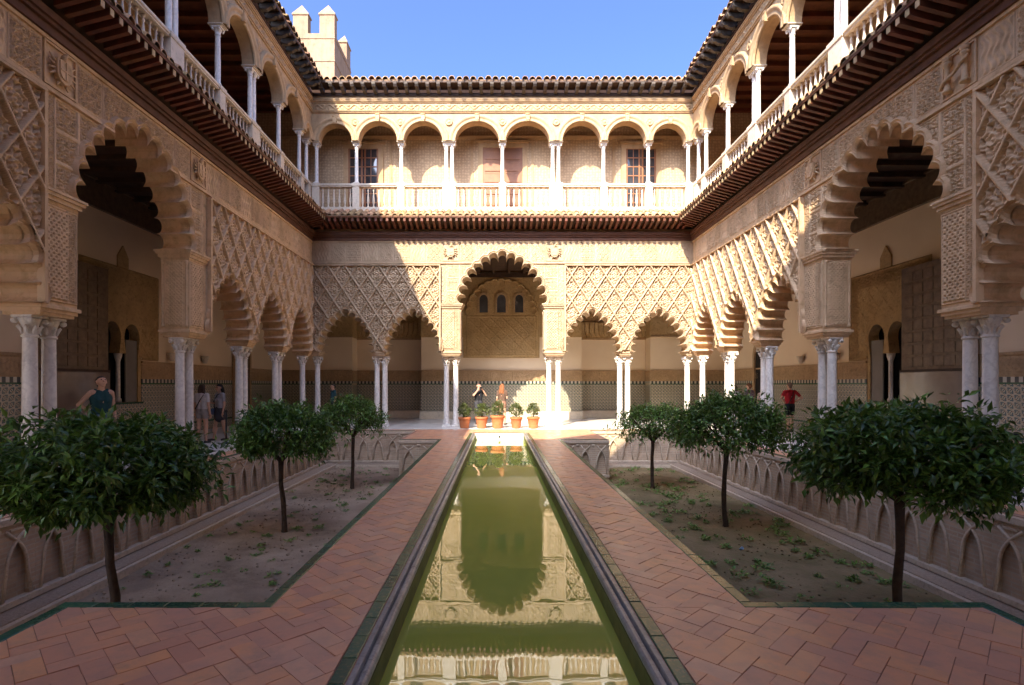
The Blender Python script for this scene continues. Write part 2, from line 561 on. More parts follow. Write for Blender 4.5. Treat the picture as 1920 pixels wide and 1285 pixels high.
def sebka(X, Z, A=0.33, B=0.5, cx=0.0, cz=4.9, depth=0.075):
    """net of lozenges: straight ribs, scalloped ribs, palmettes and pierced eyes"""
    u = (X - cx) / A; w = (Z - cz) / B
    p = (u + w) / 2; q = (u - w) / 2
    fp = p - np.round(p); fq = q - np.round(q)
    k = 0.55
    dp = np.abs(fp) * k; dq = np.abs(fq) * k
    rib = np.maximum(1 - sstep(0.024, 0.042, dp), 0.9 * (1 - sstep(0.020, 0.037, dq)))
    wp = 0.10 * np.abs(np.sin(3 * PI * q)); wq = 0.10 * np.abs(np.sin(3 * PI * p))
    d1 = np.abs(np.abs(fp) - 0.13 - wp) * k; d2 = np.abs(np.abs(fq) - 0.13 - wq) * k
    scal = np.maximum(1 - sstep(0.010, 0.028, d1), 1 - sstep(0.010, 0.028, d2))
    # palmette in the cell centre
    gp = p - np.floor(p) - 0.5; gq = q - np.floor(q) - 0.5
    dx = (gp + gq) * A; dz = (gp - gq) * B
    r = np.hypot(dx, dz); th = np.arctan2(dz, dx)
    ros = 1 - sstep(0.10, 0.125, r * (1 + 0.28 * np.cos(6 * th)))
    ros = ros * (0.65 + 0.35 * np.cos(r * 70))
    lf = 2 * PI / (2 * A) * 3
    leafy = np.sin(1.5 * lf * dx + 1.3 * np.sin(dz * 19)) * np.sin(dz * 37 + 1.1 * np.cos(dx * 22))
    h = 0.40 * sstep(-0.15, 0.12, leafy) * (0.85 + 0.15 * np.sin(X * 83) * np.sin(Z * 79))
    h = np.maximum(h, 0.62 * ros)
    eye = 1 - sstep(0.026, 0.05, np.hypot(np.abs(dx) - 0.16, dz - 0.02))
    eye = np.maximum(eye, 1 - sstep(0.022, 0.042, np.hypot(np.abs(dx) - 0.06, dz + 0.22)))
    eye = np.maximum(eye, 1 - sstep(0.022, 0.042, np.hypot(np.abs(dx) - 0.055, dz - 0.24)))
    h = h * (1 - eye) - 0.25 * eye * 0
    h = np.maximum(h, 0.58 * scal)
    h = np.maximum(h, rib)
    return h * depth

def arab(X, Z, c=0.22, depth=0.03, seed=0.0):
    """running scrollwork: spirals of alternate hand with leaves between"""
    i = np.floor(X / c); j = np.floor(Z / c)
    dx = X / c - i - 0.5; dz = Z / c - j - 0.5
    sgn = np.where((i + j) % 2 == 0, 1.0, -1.0)
    r = np.hypot(dx, dz); th = np.arctan2(dz, dx * sgn)
    sp = np.cos(th * 1 + r * 17 + seed)
    pet = np.cos(th * 6) * sstep(0.45, 0.2, r)
    corner = np.cos(X / c * 2 * PI) * np.cos(Z / c * 2 * PI)
    h = 0.5 + 0.5 * np.tanh(4.5 * sp) * sstep(0.62, 0.42, r) + 0.25 * pet * sstep(0.28, 0.12, r)
    h = np.where(r > 0.50, 0.5 + 0.4 * np.tanh(3 * corner * np.sin(th * 8)), h)
    return np.clip(h, 0, 1) * depth * 1.5

def circles(X, Z, c=0.24, depth=0.03):
    """interlaced roundels"""
    h = np.zeros_like(X)
    for ox in (0, 0.5):
        dx = X / c - np.round(X / c - ox) - ox
        for oz in (0, 0.5):
            dz = Z / c - np.round(Z / c - oz) - oz
            r = np.hypot(dx, dz)
            h = np.maximum(h, 1 - sstep(0.035, 0.075, np.abs(r - 0.42)))
            if ox == oz:
                th = np.arctan2(dz, dx)
                h = np.maximum(h, 0.8 * (1 - sstep(0.12, 0.2, r * (1 + 0.4 * np.cos(6 * th)))))
    n = 0.22 + 0.22 * np.sin(X * 90) * np.sin(Z * 83)
    return np.maximum(h, n) * depth * 1.4

def framed(f, x0, x1, z0, z1, w=0.035, h=0.04):
    def g(X, Z):
        e = np.minimum(np.minimum(X - x0, x1 - X), np.minimum(Z - z0, z1 - Z))
        fr = (1 - sstep(w, w + 0.012, e)) * h * (0.75 + 0.25 * np.cos(e / w * PI * 2))
        gap = (1 - sstep(w + 0.012, w + 0.03, e)) * (e > w)
        return np.where(e < w, fr, f(X, Z) * (1 - 0.8 * gap))
    return g

def lobed(cx, a, z0, rise, n, extra=0.0, seg=6, k=0.44, tip=0.22):
    """scalloped pointed arch from (cx-a,z0) over the top to (cx+a,z0): deep round lobes with thin cusps between them"""
    Rr = (rise * rise + a * a) / (2 * a)
    c0 = Rr - a
    tmax = math.acos(c0 / Rr)
    L1 = Rr * tmax
    L = 2 * L1
    d = L / n
    r = d * k + extra
    def pos(s_):
        if s_ <= L1:
            t = s_ / Rr
            return (c0 - Rr * math.cos(t), Rr * math.sin(t), -math.cos(t), math.sin(t))
        t = (L - s_) / Rr
        return (-c0 + Rr * math.cos(t), Rr * math.sin(t), math.cos(t), math.sin(t))
    def tip_pt(i):
        x, z, nx, nz = pos(i * d)
        if i == n / 2: nx, nz = 0.0, 1.0
        w = d / 2
        v = -tip * d + extra * 1.1 if r < w else math.sqrt(r * r - w * w) + 0.04 * d
        if r < w: v = min(v, 0.02 * d)
        return (x + nx * v, z + nz * v)
    out = []
    for i in range(n):
        x, z, nx, nz = pos((i + 0.5) * d)
        if abs(i + 0.5 - n / 2) < 1e-6: nx, nz = 0.0, 1.0
        tx, tz = nz, -nx
        p0, p1 = tip_pt(i), tip_pt(i + 1)
        if i == 0: p0 = (p0[0], max(p0[1], 0.0))
        if i == n - 1: p1 = (p1[0], max(p1[1], 0.0))
        out.append((cx + p0[0], z0 + p0[1]))
        ph0 = PI if r <= d / 2 else PI - math.acos(min(1, d / 2 / r))
        # keep the first and last lobes above the springing
        for t in range(seg):
            ph = ph0 + (PI - ph0 - ph0) * (t + 0.5) / seg if False else ph0 - (2 * ph0 - PI) * t / (seg - 1)
            u, v = r * math.cos(ph), r * math.sin(ph)
            out.append((cx + x + tx * u + nx * v, z0 + max(z + tz * u + nz * v, 0.0)))
    out.append((cx + p1[0], z0 + p1[1]))
    return out

def band(mb, rings, ys, smooth=False):
    """joins successive curves of equal point count into a moulding"""
    n = len(rings[0])
    vs = [(p[0], y, p[1]) for ring, y in zip(rings, ys) for p in ring]
    fs = []
    for k in range(len(rings) - 1):
        for i in range(n - 1):
            fs.append((k * n + i, k * n + i + 1, (k + 1) * n + i + 1, (k + 1) * n + i))
    mb.add(vs, fs, smooth)
    return mb
# ------------------------------------------------------------------ shared dimensions
YB, YC = 21.0, 10.94            # courtyard face of the end wall, middle of the long walls
HW, HL = 7.43, 10.06            # half width and half length of the courtyard
TH = 0.65                       # arcade thickness
GD, GDE = 3.5, 5.2              # depth of the lower galleries
Z_IMP, Z_SPR, Z_TOP = 2.94, 4.76, 7.24
WINGS = {'end': ((0, YB, 0), 0.0), 'left': ((-HW, YC, 0), R(90)), 'right': ((HW, YC, 0), R(-90)), 'front': ((0, 2 * YC - YB, 0), R(180))}
SHORT = dict(L=HW, ext=TH, pier=(1.65, 2.40), small=[(2.40, 4.57), (5.03, 7.18)], pairs=[4.80], n_s=13)
LONG = dict(L=HL, ext=-0.003, pier=(1.68, 2.43), small=[(2.43, 4.72), (5.20, 7.28), (7.76, 9.81)], pairs=[4.96, 7.52], n_s=13)
BIG_RISE, SM_RISE, N_BIG = 1.88, 1.52, 15

# ------------------------------------------------------------------ the arcade wall of one wing
def small_arch(x0, x1, sg, extra=0.0, n=11):
    a = (x1 - x0) / 2 - 0.10
    return lobed(sg * (x0 + x1) / 2, a, Z_IMP, SM_RISE, n, extra, 7, 0.445, 0.25)
def big_arch(hw, extra=0.0):
    return lobed(0.0, hw - 0.06, Z_SPR + 0.04, BIG_RISE, N_BIG, extra, 10, 0.445, 0.24)

def wall_outline(S):
    L = S['L']
    E = S['ext']
    pts = [(-L - E, Z_IMP)]
    for (a, b) in reversed(S['small']):
        pts += small_arch(a, b, -1, n=S['n_s'])
    hw = S['pier'][0]
    pts += [(-hw, Z_IMP), (-hw, Z_SPR + 0.04)]
    pts += big_arch(hw)
    pts += [(hw, Z_SPR + 0.04), (hw, Z_IMP)]
    for (a, b) in S['small']:
        pts += small_arch(a, b, 1, n=S['n_s'])
    pts += [(L + E, Z_IMP), (L + E, Z_TOP), (-L - E, Z_TOP)]
    out = [pts[0]]
    for p in pts[1:]:
        if math.hypot(p[0] - out[-1][0], p[1] - out[-1][1]) > 1e-4:
            out.append(p)
    return out

def archivolt_mesh(curve, name, big):
    es = (0.0, 0.03, 0.05, 0.085, 0.105, 0.15) if big else (0.0, 0.025, 0.045, 0.075, 0.095)
    ys = (-0.015, -0.075, -0.05, -0.09, -0.06, 0.0) if big else (-0.02, -0.085, -0.06, -0.10, -0.03)
    mb = MB()
    band(mb, [curve(e) for e in es], ys)
    c0 = curve(0.0)
    band(mb, [c0, c0], (0.02, -0.015))
    return mb.mesh(name)

_cache = {}
def cached(key, fn):
    if key not in _cache:
        _cache[key] = fn()
    return _cache[key]

def column_meshes():
    sh = MB().lathe([(0.118, 0.20), (0.128, 0.215), (0.112, 0.235), (0.108, 0.30), (0.106, 1.2), (0.098, 2.38), (0.096, 2.42)], 16).mesh('shaft')
    b = MB().box(-0.17, 0.17, -0.17, 0.17, 0.0, 0.075, 0.008)
    b.lathe([(0.165, 0.075), (0.172, 0.10), (0.16, 0.125), (0.13, 0.14), (0.128, 0.155), (0.142, 0.17), (0.142, 0.185), (0.125, 0.20)], 16)
    bm_ = b.mesh('base')
    c = MB().lathe([(0.098, 2.41), (0.118, 2.42), (0.118, 2.445), (0.098, 2.46), (0.10, 2.55), (0.118, 2.63), (0.15, 2.70), (0.155, 2.72)], 14)
    for k in range(8):          # acanthus leaves curling out of the bell
        a = k * PI / 4 + PI / 8
        ca, sa = math.cos(a), math.sin(a)
        c.tube([(0.10 * ca, 0.10 * sa, 2.47), (0.125 * ca, 0.125 * sa, 2.55), (0.165 * ca, 0.165 * sa, 2.595), (0.175 * ca, 0.175 * sa, 2.575)], [0.02, 0.03, 0.022, 0.008], 5)
    for sx in (-1, 1):
        for sy in (-1, 1):      # corner volutes
            c.ball((0.135 * sx, 0.135 * sy, 2.675), 0.05, 8, 5, (1, 1, 0.95))
    c.box(-0.165, 0.165, -0.165, 0.165, 2.725, 2.765, 0.006)
    return sh, bm_, c.mesh('capital')

def column(parent, x, y, label=None):
    sh, b, c = cached('col', column_meshes)
    o = put('column', sh, 'marble', parent, (x, y, 0), rotz=0)
    put('base', b, 'marble', o)
    put('capital', c, 'marble', o)
    return o

def impost_mesh(w, d, z0=2.765, z1=Z_IMP):
    mb = MB()
    h = (z1 - z0)
    mb.box(-w + 0.06, w - 0.06, -d + 0.06, d - 0.06, z0, z0 + h * 0.3)
    mb.box(-w + 0.025, w - 0.025, -d + 0.025, d - 0.025, z0 + h * 0.3, z0 + h * 0.62)
    mb.box(-w - 0.01, w + 0.01, -d - 0.01, d + 0.01, z0 + h * 0.62, z1 - 0.002, 0.008)
    return mb.mesh('impost')

def cornice_mesh(w, d):
    mb = MB()
    for z0, z1, e in ((4.58, 4.63, 0.012), (4.63, 4.70, 0.05), (4.70, 4.755, 0.085), (4.755, 4.80, 0.11)):
        mb.box(-w - e, w + e, -d - e, d + e, z0, z1)
    return mb.mesh('pier_cornice')

def shield_mesh():
    mb = MB()
    pts = []
    for t in np.linspace(0, PI, 13):
        pts.append((0.15 * math.cos(t + PI) * 1.0, -0.10 - 0.16 * math.sin(t) ** 1.0))
    pts += [(0.15, 0.10), (0.0, 0.12), (-0.15, 0.10)]
    mb.poly(pts, -0.085, -0.004)
    inner = [(p[0] * 0.78, p[1] * 0.8) for p in pts]
    mb.poly(inner, -0.105, -0.08)
    mb.box(-0.012, 0.012, -0.118, -0.1, -0.2, 0.09)
    mb.box(-0.11, 0.11, -0.116, -0.1, -0.075, -0.05)
    for sx in (-1, 1):          # the eagle's wings spread behind the shield
        for k in range(4):
            a = R(58 + 22 * k)
            mb.tube([(sx * 0.13, -0.03, 0.04 - 0.05 * k), (sx * (0.13 + 0.15 * math.sin(a)), -0.04, 0.04 - 0.05 * k + 0.17 * math.cos(a))], [0.03, 0.012], 5)
        mb.tube([(sx * 0.06, -0.03, -0.24), (sx * 0.12, -0.04, -0.33)], [0.025, 0.012], 5)
    mb.tube([(0, -0.04, 0.1), (0.0, -0.07, 0.19), (0.05, -0.08, 0.24), (0.09, -0.08, 0.22)], [0.05, 0.04, 0.035, 0.01], 6)
    return mb.mesh('shield')

def twin_pillar_mesh():
    mb = MB()
    for sx in (-1, 1):
        mb.lathe([(0.07, -0.29), (0.07, -0.25), (0.045, -0.24), (0.042, 0.14), (0.07, 0.17), (0.07, 0.21)], 10, (sx * 0.17, -0.06, 0))
        mb.lathe([(0.055, 0.21), (0.075, 0.29), (0.04, 0.30)], 8, (sx * 0.17, -0.06, 0))
    pts = [Vector((-0.27, -0.09, -0.2)), Vector((-0.17, -0.13, -0.12)), Vector((-0.03, -0.09, -0.05)), Vector((0.08, -0.1, 0.0)), Vector((0.17, -0.13, 0.03)), Vector((0.27, -0.09, 0.10))]
    mb.tube(pts, 0.03, 6)
    return mb.mesh('pillar_emblem')

def arcade(root, S, key, cols_from, right=False, detail=True):
    """lower storey of a wing. cols_from: least local x (towards the end wall) that the photo shows"""
    PLAIN, CARVED = ('stucco_sun_dimmed_plain', 'stucco_sun_dimmed') if key == 'short' else ('stucco_plain', 'stucco')  # sunlit end wing takes the darkened copy, shaded sides the brighter one
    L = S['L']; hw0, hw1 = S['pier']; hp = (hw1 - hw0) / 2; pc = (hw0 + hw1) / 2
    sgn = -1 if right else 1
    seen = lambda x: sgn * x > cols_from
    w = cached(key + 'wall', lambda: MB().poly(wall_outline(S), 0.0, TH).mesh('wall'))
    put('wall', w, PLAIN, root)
    # archivolts
    me = cached(key + 'bigav', lambda: archivolt_mesh(lambda e: big_arch(hw0, e), 'archivolt', True))
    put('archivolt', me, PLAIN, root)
    for (a, b) in S['small']:
        for sg in (-1, 1):
            if seen(sg * (a + b) / 2) or not detail:
                me = cached((key, 'av', a, sg), lambda: archivolt_mesh(lambda e: small_arch(a, b, sg, e, S['n_s']), 'archivolt', False))
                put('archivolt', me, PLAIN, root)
    # columns on both sides
    for sg in (-1, 1):
        for x in S['pairs']:
            if seen(sg * x):
                for dx in (-0.155, 0.155):
                    column(root, sg * x + dx, TH / 2)
                im = cached((key, 'imp_s'), lambda: impost_mesh(0.265, 0.325))
                put('impost', im, PLAIN, root, (sg * x, TH / 2, 0))
        if seen(sg * pc):
            for dx in (-0.185, 0.185):
                column(root, sg * pc + dx, TH / 2)
            im = cached((key, 'imp_p'), lambda: impost_mesh(hp + 0.03, 0.36))
            put('impost', im, PLAIN, root, (sg * pc, TH / 2, 0))
        if seen(sg * pc):
            cm = cached((key, 'cor'), lambda: cornice_mesh(hp, TH / 2))
            put('pier_cornice', cm, CARVED, root, (sg * pc, TH / 2, 0))
        if seen(sg * (L - 0.2)):
            column(root, sg * (L - 0.115), TH / 2)
            im = cached((key, 'imp_c'), lambda: impost_mesh(0.16, 0.325))
            put('impost', im, PLAIN, root, (sg * (L - 0.13), TH / 2, 0))
    if not detail:
        return
    # carved faces of the piers
    zc0, zc1 = Z_IMP + 0.06, 4.56
    def pier_face():
        f = lambda X, Z: np.where(X < hp * 0.36, circles(X, Z, 0.21, 0.026), arab(X, Z, 0.10, 0.02))
        g1 = framed(f, -hp + 0.01, hp - 0.01, zc0, zc1, 0.03, 0.03)
        def g(X, Z):
            h = g1(X, Z)
            return np.maximum(h, (1 - sstep(0.012, 0.02, np.abs(X - hp * 0.36))) * 0.03)
        return relief('pier_panel', -hp + 0.01, hp - 0.01, zc0, zc1, 0.011, g)
    def pier_side():
        f = lambda X, Z: circles(X + 0.05, Z, 0.17, 0.022)
        g = framed(f, -TH / 2 + 0.09, TH / 2 - 0.09, zc0, zc1, 0.02, 0.03)
        return relief('pier_panel', -TH / 2 + 0.09, TH / 2 - 0.09, zc0, zc1, 0.011, g)
    def colonnette():
        mb = MB().lathe([(0.035, zc0), (0.035, zc0 + 0.06), (0.022, zc0 + 0.08), (0.022, zc0 + 0.5), (0.033, zc0 + 0.53), (0.022, zc0 + 0.56), (0.022, zc1 - 0.5), (0.033, zc1 - 0.47), (0.022, zc1 - 0.44), (0.022, zc1 - 0.12), (0.042, zc1 - 0.06), (0.042, zc1)], 8)
        return mb.mesh('colonnette')
    for sg in (-1, 1):
        if not seen(sg * pc):
            continue
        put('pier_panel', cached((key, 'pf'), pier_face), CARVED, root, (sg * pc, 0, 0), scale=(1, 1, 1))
        # the side of the pier that looks into the big opening
        ps = cached((key, 'ps'), pier_side)
        put('pier_panel', ps, CARVED, root, (sg * hw0, TH / 2, 0), rotz=R(-90) * sg)
        for yy in (0.05, TH - 0.05):
            put('colonnette', cached((key, 'cnt'), colonnette), CARVED, root, (sg * (hw0 - 0.012), yy, 0))
        # emblems over the piers
        if right and sg * sgn < 0:
            put('emblem', cached((key, 'tp'), twin_pillar_mesh), PLAIN, root, (sg * pc, -0.012, 6.84))
        else:
            put('emblem', cached((key, 'shield'), shield_mesh), PLAIN, root, (sg * pc, -0.012, 6.86))
        mb = MB()
        def frame_box(x0, x1, z0, z1, w, d):
            mb.box(x0, x1, -d, -0.003, z1 - w, z1); mb.box(x0, x1, -d, -0.003, z0, z0 + w)
            mb.box(x0, x0 + w, -d, -0.003, z0 + w, z1 - w); mb.box(x1 - w, x1, -d, -0.003, z0 + w, z1 - w)
        frame_box(sg * pc - 0.33, sg * pc + 0.33, 6.47, 7.17, 0.03, 0.035)
        mb.build('emblem_frame', PLAIN, root)
    # lozenge net panels
    bx = hw1 + 0.03
    for sg in (-1, 1):
        if not seen(sg * (L - 1)) and not seen(sg * (bx + 0.6)):
            continue
        full = seen(sg * (L - 1))
        xa, xb = (bx, L - 0.03) if full else (bx, bx + 2.2)
        def net():
            holes = []
            for (a, b) in S['small']:
                c = small_arch(a, b, sg, 0.07, S['n_s'])
                holes.append([(c[0][0], 2.0)] + c + [(c[-1][0], 2.0)])
            x0, x1 = sorted((sg * xa, sg * xb))
            res = 0.0165 if key == 'long' else 0.0185
            return relief('lozenge_net', x0, x1, Z_IMP + 0.05, 6.27, res, lambda X, Z: sebka(X, Z, cx=0.05, depth=0.13), holes)
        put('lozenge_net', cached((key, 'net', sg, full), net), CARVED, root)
        x0, x1 = sorted((sg * xa, sg * xb))
        mb = MB()
        mb.box(x0 - 0.02, x1 + 0.02, -0.14, -0.003, 6.27, 6.31)
        e = x0 if sg > 0 else x1
        mb.box(e - 0.03, e + 0.03, -0.13, -0.003, Z_IMP + 0.02, 6.27)
        mb.build('net_frame', PLAIN, root)
    # carved field around the big arch, in squares with borders
    xo = hw1 - 0.02
    def field(sg):
        c = big_arch(hw0, 0.10)
        hole = [(c[0][0], 2.0)] + c + [(c[-1][0], 2.0)]
        def h(X, Z):
            ax = np.abs(X)
            cw, chh = 0.50, 0.52
            bx_ = (xo - ax)
            strip = bx_ < 0.22
            gx = np.mod(bx_ - 0.22, cw); gz = np.mod(6.33 - Z, chh)
            e = np.minimum(np.minimum(gx, cw - gx), np.minimum(gz, chh - gz))
            bord = (1 - sstep(0.028, 0.04, e)) * 0.034
            inner = arab(X, Z, 0.125, 0.026, 1.0) * sstep(0.03, 0.06, e)
            v1 = np.where(strip, arab(X, Z, 0.09, 0.02), np.maximum(bord, inner))
            line = (1 - sstep(0.010, 0.018, np.abs(bx_ - 0.22))) * 0.03
            return np.maximum(v1, line)
        x0, x1 = sorted((0.0, sg * xo))
        return relief('spandrel_panel', x0, x1, 4.82, 6.33, 0.012 if key == 'long' else 0.02, h, [hole])
    for sg in (-1, 1):
        if seen(sg * pc):
            put('spandrel_panel', cached((key, 'fld', sg), lambda: field(sg)), CARVED, root)
    # string courses
    mb = MB()
    for sg in (-1, 1):
        for z0, z1, d in ((6.36, 6.40, 0.07), (6.40, 6.44, 0.04)):
            x0, x1 = sorted((sg * 0.86, sg * (L + 0.0)))
            mb.box(x0, x1, -d, -0.003, z0, z1)
    mb.build('string_course', PLAIN, root)
    mb = MB()
    mb.box(-L, L, -0.05, -0.003, 7.18, 7.235)
    mb.build('string_course', PLAIN, root)
    # frieze of carved blocks
    fw = 0.62
    def fpanel(kind):
        if kind == 0:
            f = lambda X, Z: arab(X, Z, 0.12, 0.028)
        elif kind == 1:
            f = lambda X, Z: (0.5 + 0.5 * np.tanh(2.5 * np.sin(X * 52 + 2.2 * np.sin(Z * 17)) * (0.6 + 0.4 * np.cos(Z * 26)))) * 0.026
        else:
            f = lambda X, Z: arab(X, Z, 0.11, 0.022, 2.0)
        hw_ = fw / 2 - 0.008
        return relief('frieze_block', -hw_, hw_, 6.46, 7.165, 0.012 if key == 'long' else 0.02, framed(f, -hw_, hw_, 6.46, 7.165, 0.022, 0.022))
    x = pc + 0.34 + fw / 2
    k = 0
    while x + fw / 2 < L + 0.02:
        for sg in (-1, 1):
            if seen(sg * x):
                kk = (k + (sg > 0)) % 3
                put('frieze_block', cached((key, 'fp', kk), lambda: fpanel(kk)), CARVED, root, (sg * x, 0, 0))
        x += fw; k += 1
    def crown_block(sg):
        c = big_arch(hw0, 0.13)
        hole = [(c[0][0], 2.0)] + c + [(c[-1][0], 2.0)]
        x0, x1 = sorted((sg * 0.004, sg * (pc - 0.345 - fw)))
        return relief('frieze_block', x0, x1, 6.46, 7.165, 0.012 if key == 'long' else 0.02, framed(lambda X, Z: arab(X, Z, 0.13, 0.024), x0, x1, 6.46, 7.165, 0.022, 0.022), [hole])
    for sg in (-1, 1):
        put('frieze_block', cached((key, 'crown', sg), lambda: crown_block(sg)), CARVED, root)
    x = pc - 0.34 - fw / 2
    for sg in (-1, 1):
        put('frieze_block', cached((key, 'fp', 0), lambda: fpanel(0)), CARVED, root, (sg * x, 0, 0))
    return

# ------------------------------------------------------------------ lower eave: beam, rafters, tiles
OV = 0.80
def tile_mesh(r0, r1, ln, slope, nm):
    """half-round cover tile lying down the slope (towards -y)"""
    mb = MB(); n = 7
    for rr, flip in ((0.0, 1), (-0.016, -1)):
        vs, fs = [], []
        for k, (r, t) in enumerate(((r0, 0.0), (r1, 1.0))):
            for i in range(n):
                a = PI * i / (n - 1)
                vs.append(((r + rr) * math.cos(a), -ln * t, (r + rr) * math.sin(a) - slope * ln * t))
        for i in range(n - 1):
            fs.append((i, i + 1, n + i + 1, n + i))
        mb.add(vs, fs, True)
    o = n * 2
    mb.f += [tuple((n + i, n + i + 1, o + n + i + 1, o + n + i)) for i in range(n - 1)]
    mb.sm += [False] * (n - 1)
    return mb.mesh(nm)

def mitre_slab(L, y0, z0, y1, z1, t):
    """sloping slab from y0 (wall) to y1 (edge), mitred at 45 degrees at the corners"""
    mb = MB()
    f = lambda y: L + y            # y is negative outwards
    q = [(-f(y0), y0, z0), (f(y0), y0, z0), (f(y1), y1, z1), (-f(y1), y1, z1)]
    vs = q + [(a, b, c + t) for a, b, c in q]
    return mb.add(vs, [(0, 1, 2, 3), (7, 6, 5, 4), (0, 4, 5, 1), (1, 5, 6, 2), (2, 6, 7, 3), (3, 7, 4, 0)])

def lower_eave(root, L, seen):
    mb = MB()
    mb.box(-L, L, -0.09, -0.002, 7.243, 7.38); mb.box(-L, L, -0.15, -0.002, 7.383, 7.44); mb.box(-L, L, -0.20, -0.002, 7.443, 7.56)
    mb.build('wall_beam', 'wood_fascia', root)
    mitre_slab(L, -0.003, 7.72, -OV, 7.93, 0.02).build('soffit_board', 'wood_dark', root)
    # rafters
    def rafter(ln):
        k = 0.21 / OV
        a, b = -0.21, -ln
        zt = lambda y: 7.715 - y * k
        w = 0.042
        vs = [(x, y, zt(y) - d) for y in (a, b) for x in (-w, w) for d in (0.13, 0.0)]
        mb = MB().add(vs, [(0, 1, 3, 2), (4, 6, 7, 5), (0, 4, 5, 1), (2, 3, 7, 6), (0, 2, 6, 4), (1, 5, 7, 3)])
        return mb.mesh('rafter')
    p = 0.217
    n = int((L - 0.3) / p)
    for i in range(-n, n + 1):
        x = i * p
        if not seen(x):
            continue
        ln = min(OV - 0.01, L - abs(x) - 0.03)
        if ln > 0.26:
            o = put('rafter', cached(('raf', round(ln, 3)), lambda: rafter(ln)), 'wood_red', root, (x, 0, 0))
            if ln > 0.7 and L == HL:
                put('rafter_end', cached('rafend', lambda: MB().box(-0.043, 0.043, -0.012, 0.0, -0.06, 0.06, 0.004).mesh('rafter_end')), 'rafter_end', o, (0, -ln - 0.001, 7.715 + ln * 0.21 / OV - 0.066))
    # edge board
    mb = MB()
    e = L - OV
    mb.box(-e, e, -OV - 0.02, -OV + 0.005, 7.92, 7.99)
    mb.build('edge_board', 'wood_red', root)
    sl = 0.42 / OV
    mitre_slab(L - 0.0, -0.003, 8.37, -OV - 0.03, 7.97, 0.03).build('tile_bed', 'tile_bed', root)
    p = 0.245
    ln = 0.46
    n = int(L / p) + 1
    for i in range(-n, n + 1):
        x = (i + 0.5) * p
        if not seen(x):
            continue
        for row, (yt, nm) in enumerate(((-0.40, 'a'), (0.0, 'b'))):
            lim = L - abs(x) - 0.02
            y1 = yt - ln
            if -y1 > lim:
                l2 = lim + yt
                if l2 < 0.1:
                    continue
            else:
                l2 = ln
            zt = 8.40 + yt * sl + (0.035 if row else 0.015)
            me = cached(('tile', round(l2, 2)), lambda: tile_mesh(0.082, 0.102, l2, sl, 'roof_tile'))
            jx = random.uniform(-0.012, 0.012)
            put('roof_tile', me, 'roof_tile', root, (x + jx, yt + random.uniform(-0.02, 0.02) if l2 == ln else yt, zt + random.uniform(-0.008, 0.008)), rotz=random.uniform(-0.05, 0.05))

# ------------------------------------------------------------------ upper storey
Z_FL, Z_BAL, Z_RAIL, Z_SP2, Z_T2 = 8.42, 8.56, 9.52, 11.14, 12.88
TH2 = 0.35
UP_SHORT = [(0.0, 1), (2.09, 2), (3.97, 1), (5.73, 1), (7.30, 1)]
UP_LONG = [(1.30, 2), (3.32, 1), (5.30, 2), (7.28, 1), (9.18, 1), (9.93, 1)]

def ucol_meshes():
    s = MB().lathe([(0.082, 9.60), (0.082, 9.63), (0.070, 9.65), (0.072, 10.1), (0.064, 10.86), (0.064, 10.88)], 12).mesh('shaft')
    b = MB().box(-0.105, 0.105, -0.105, 0.105, 9.53, 9.57).lathe([(0.10, 9.57), (0.102, 9.59), (0.085, 9.61)], 12).mesh('base')
    c = MB().lathe([(0.066, 10.87), (0.078, 10.88), (0.078, 10.9), (0.066, 10.91), (0.072, 10.96), (0.105, 11.04), (0.11, 11.05)], 12)
    for sx in (-1, 1):
        for sy in (-1, 1):
            c.ball((0.092 * sx, 0.092 * sy, 11.02), 0.035, 6, 4)
    c.box(-0.125, 0.125, -0.125, 0.125, 11.05, 11.09)
    return s, b, c.mesh('capital')

def baluster_mesh():
    pr = [(0.045, 0), (0.045, 0.06), (0.028, 0.08), (0.024, 0.12), (0.036, 0.16), (0.052, 0.27), (0.046, 0.36), (0.026, 0.56), (0.022, 0.64), (0.034, 0.67), (0.034, 0.69), (0.022, 0.70), (0.024, 0.74), (0.044, 0.76), (0.044, 0.80)]
    return MB().lathe(pr, 8).mesh('baluster')

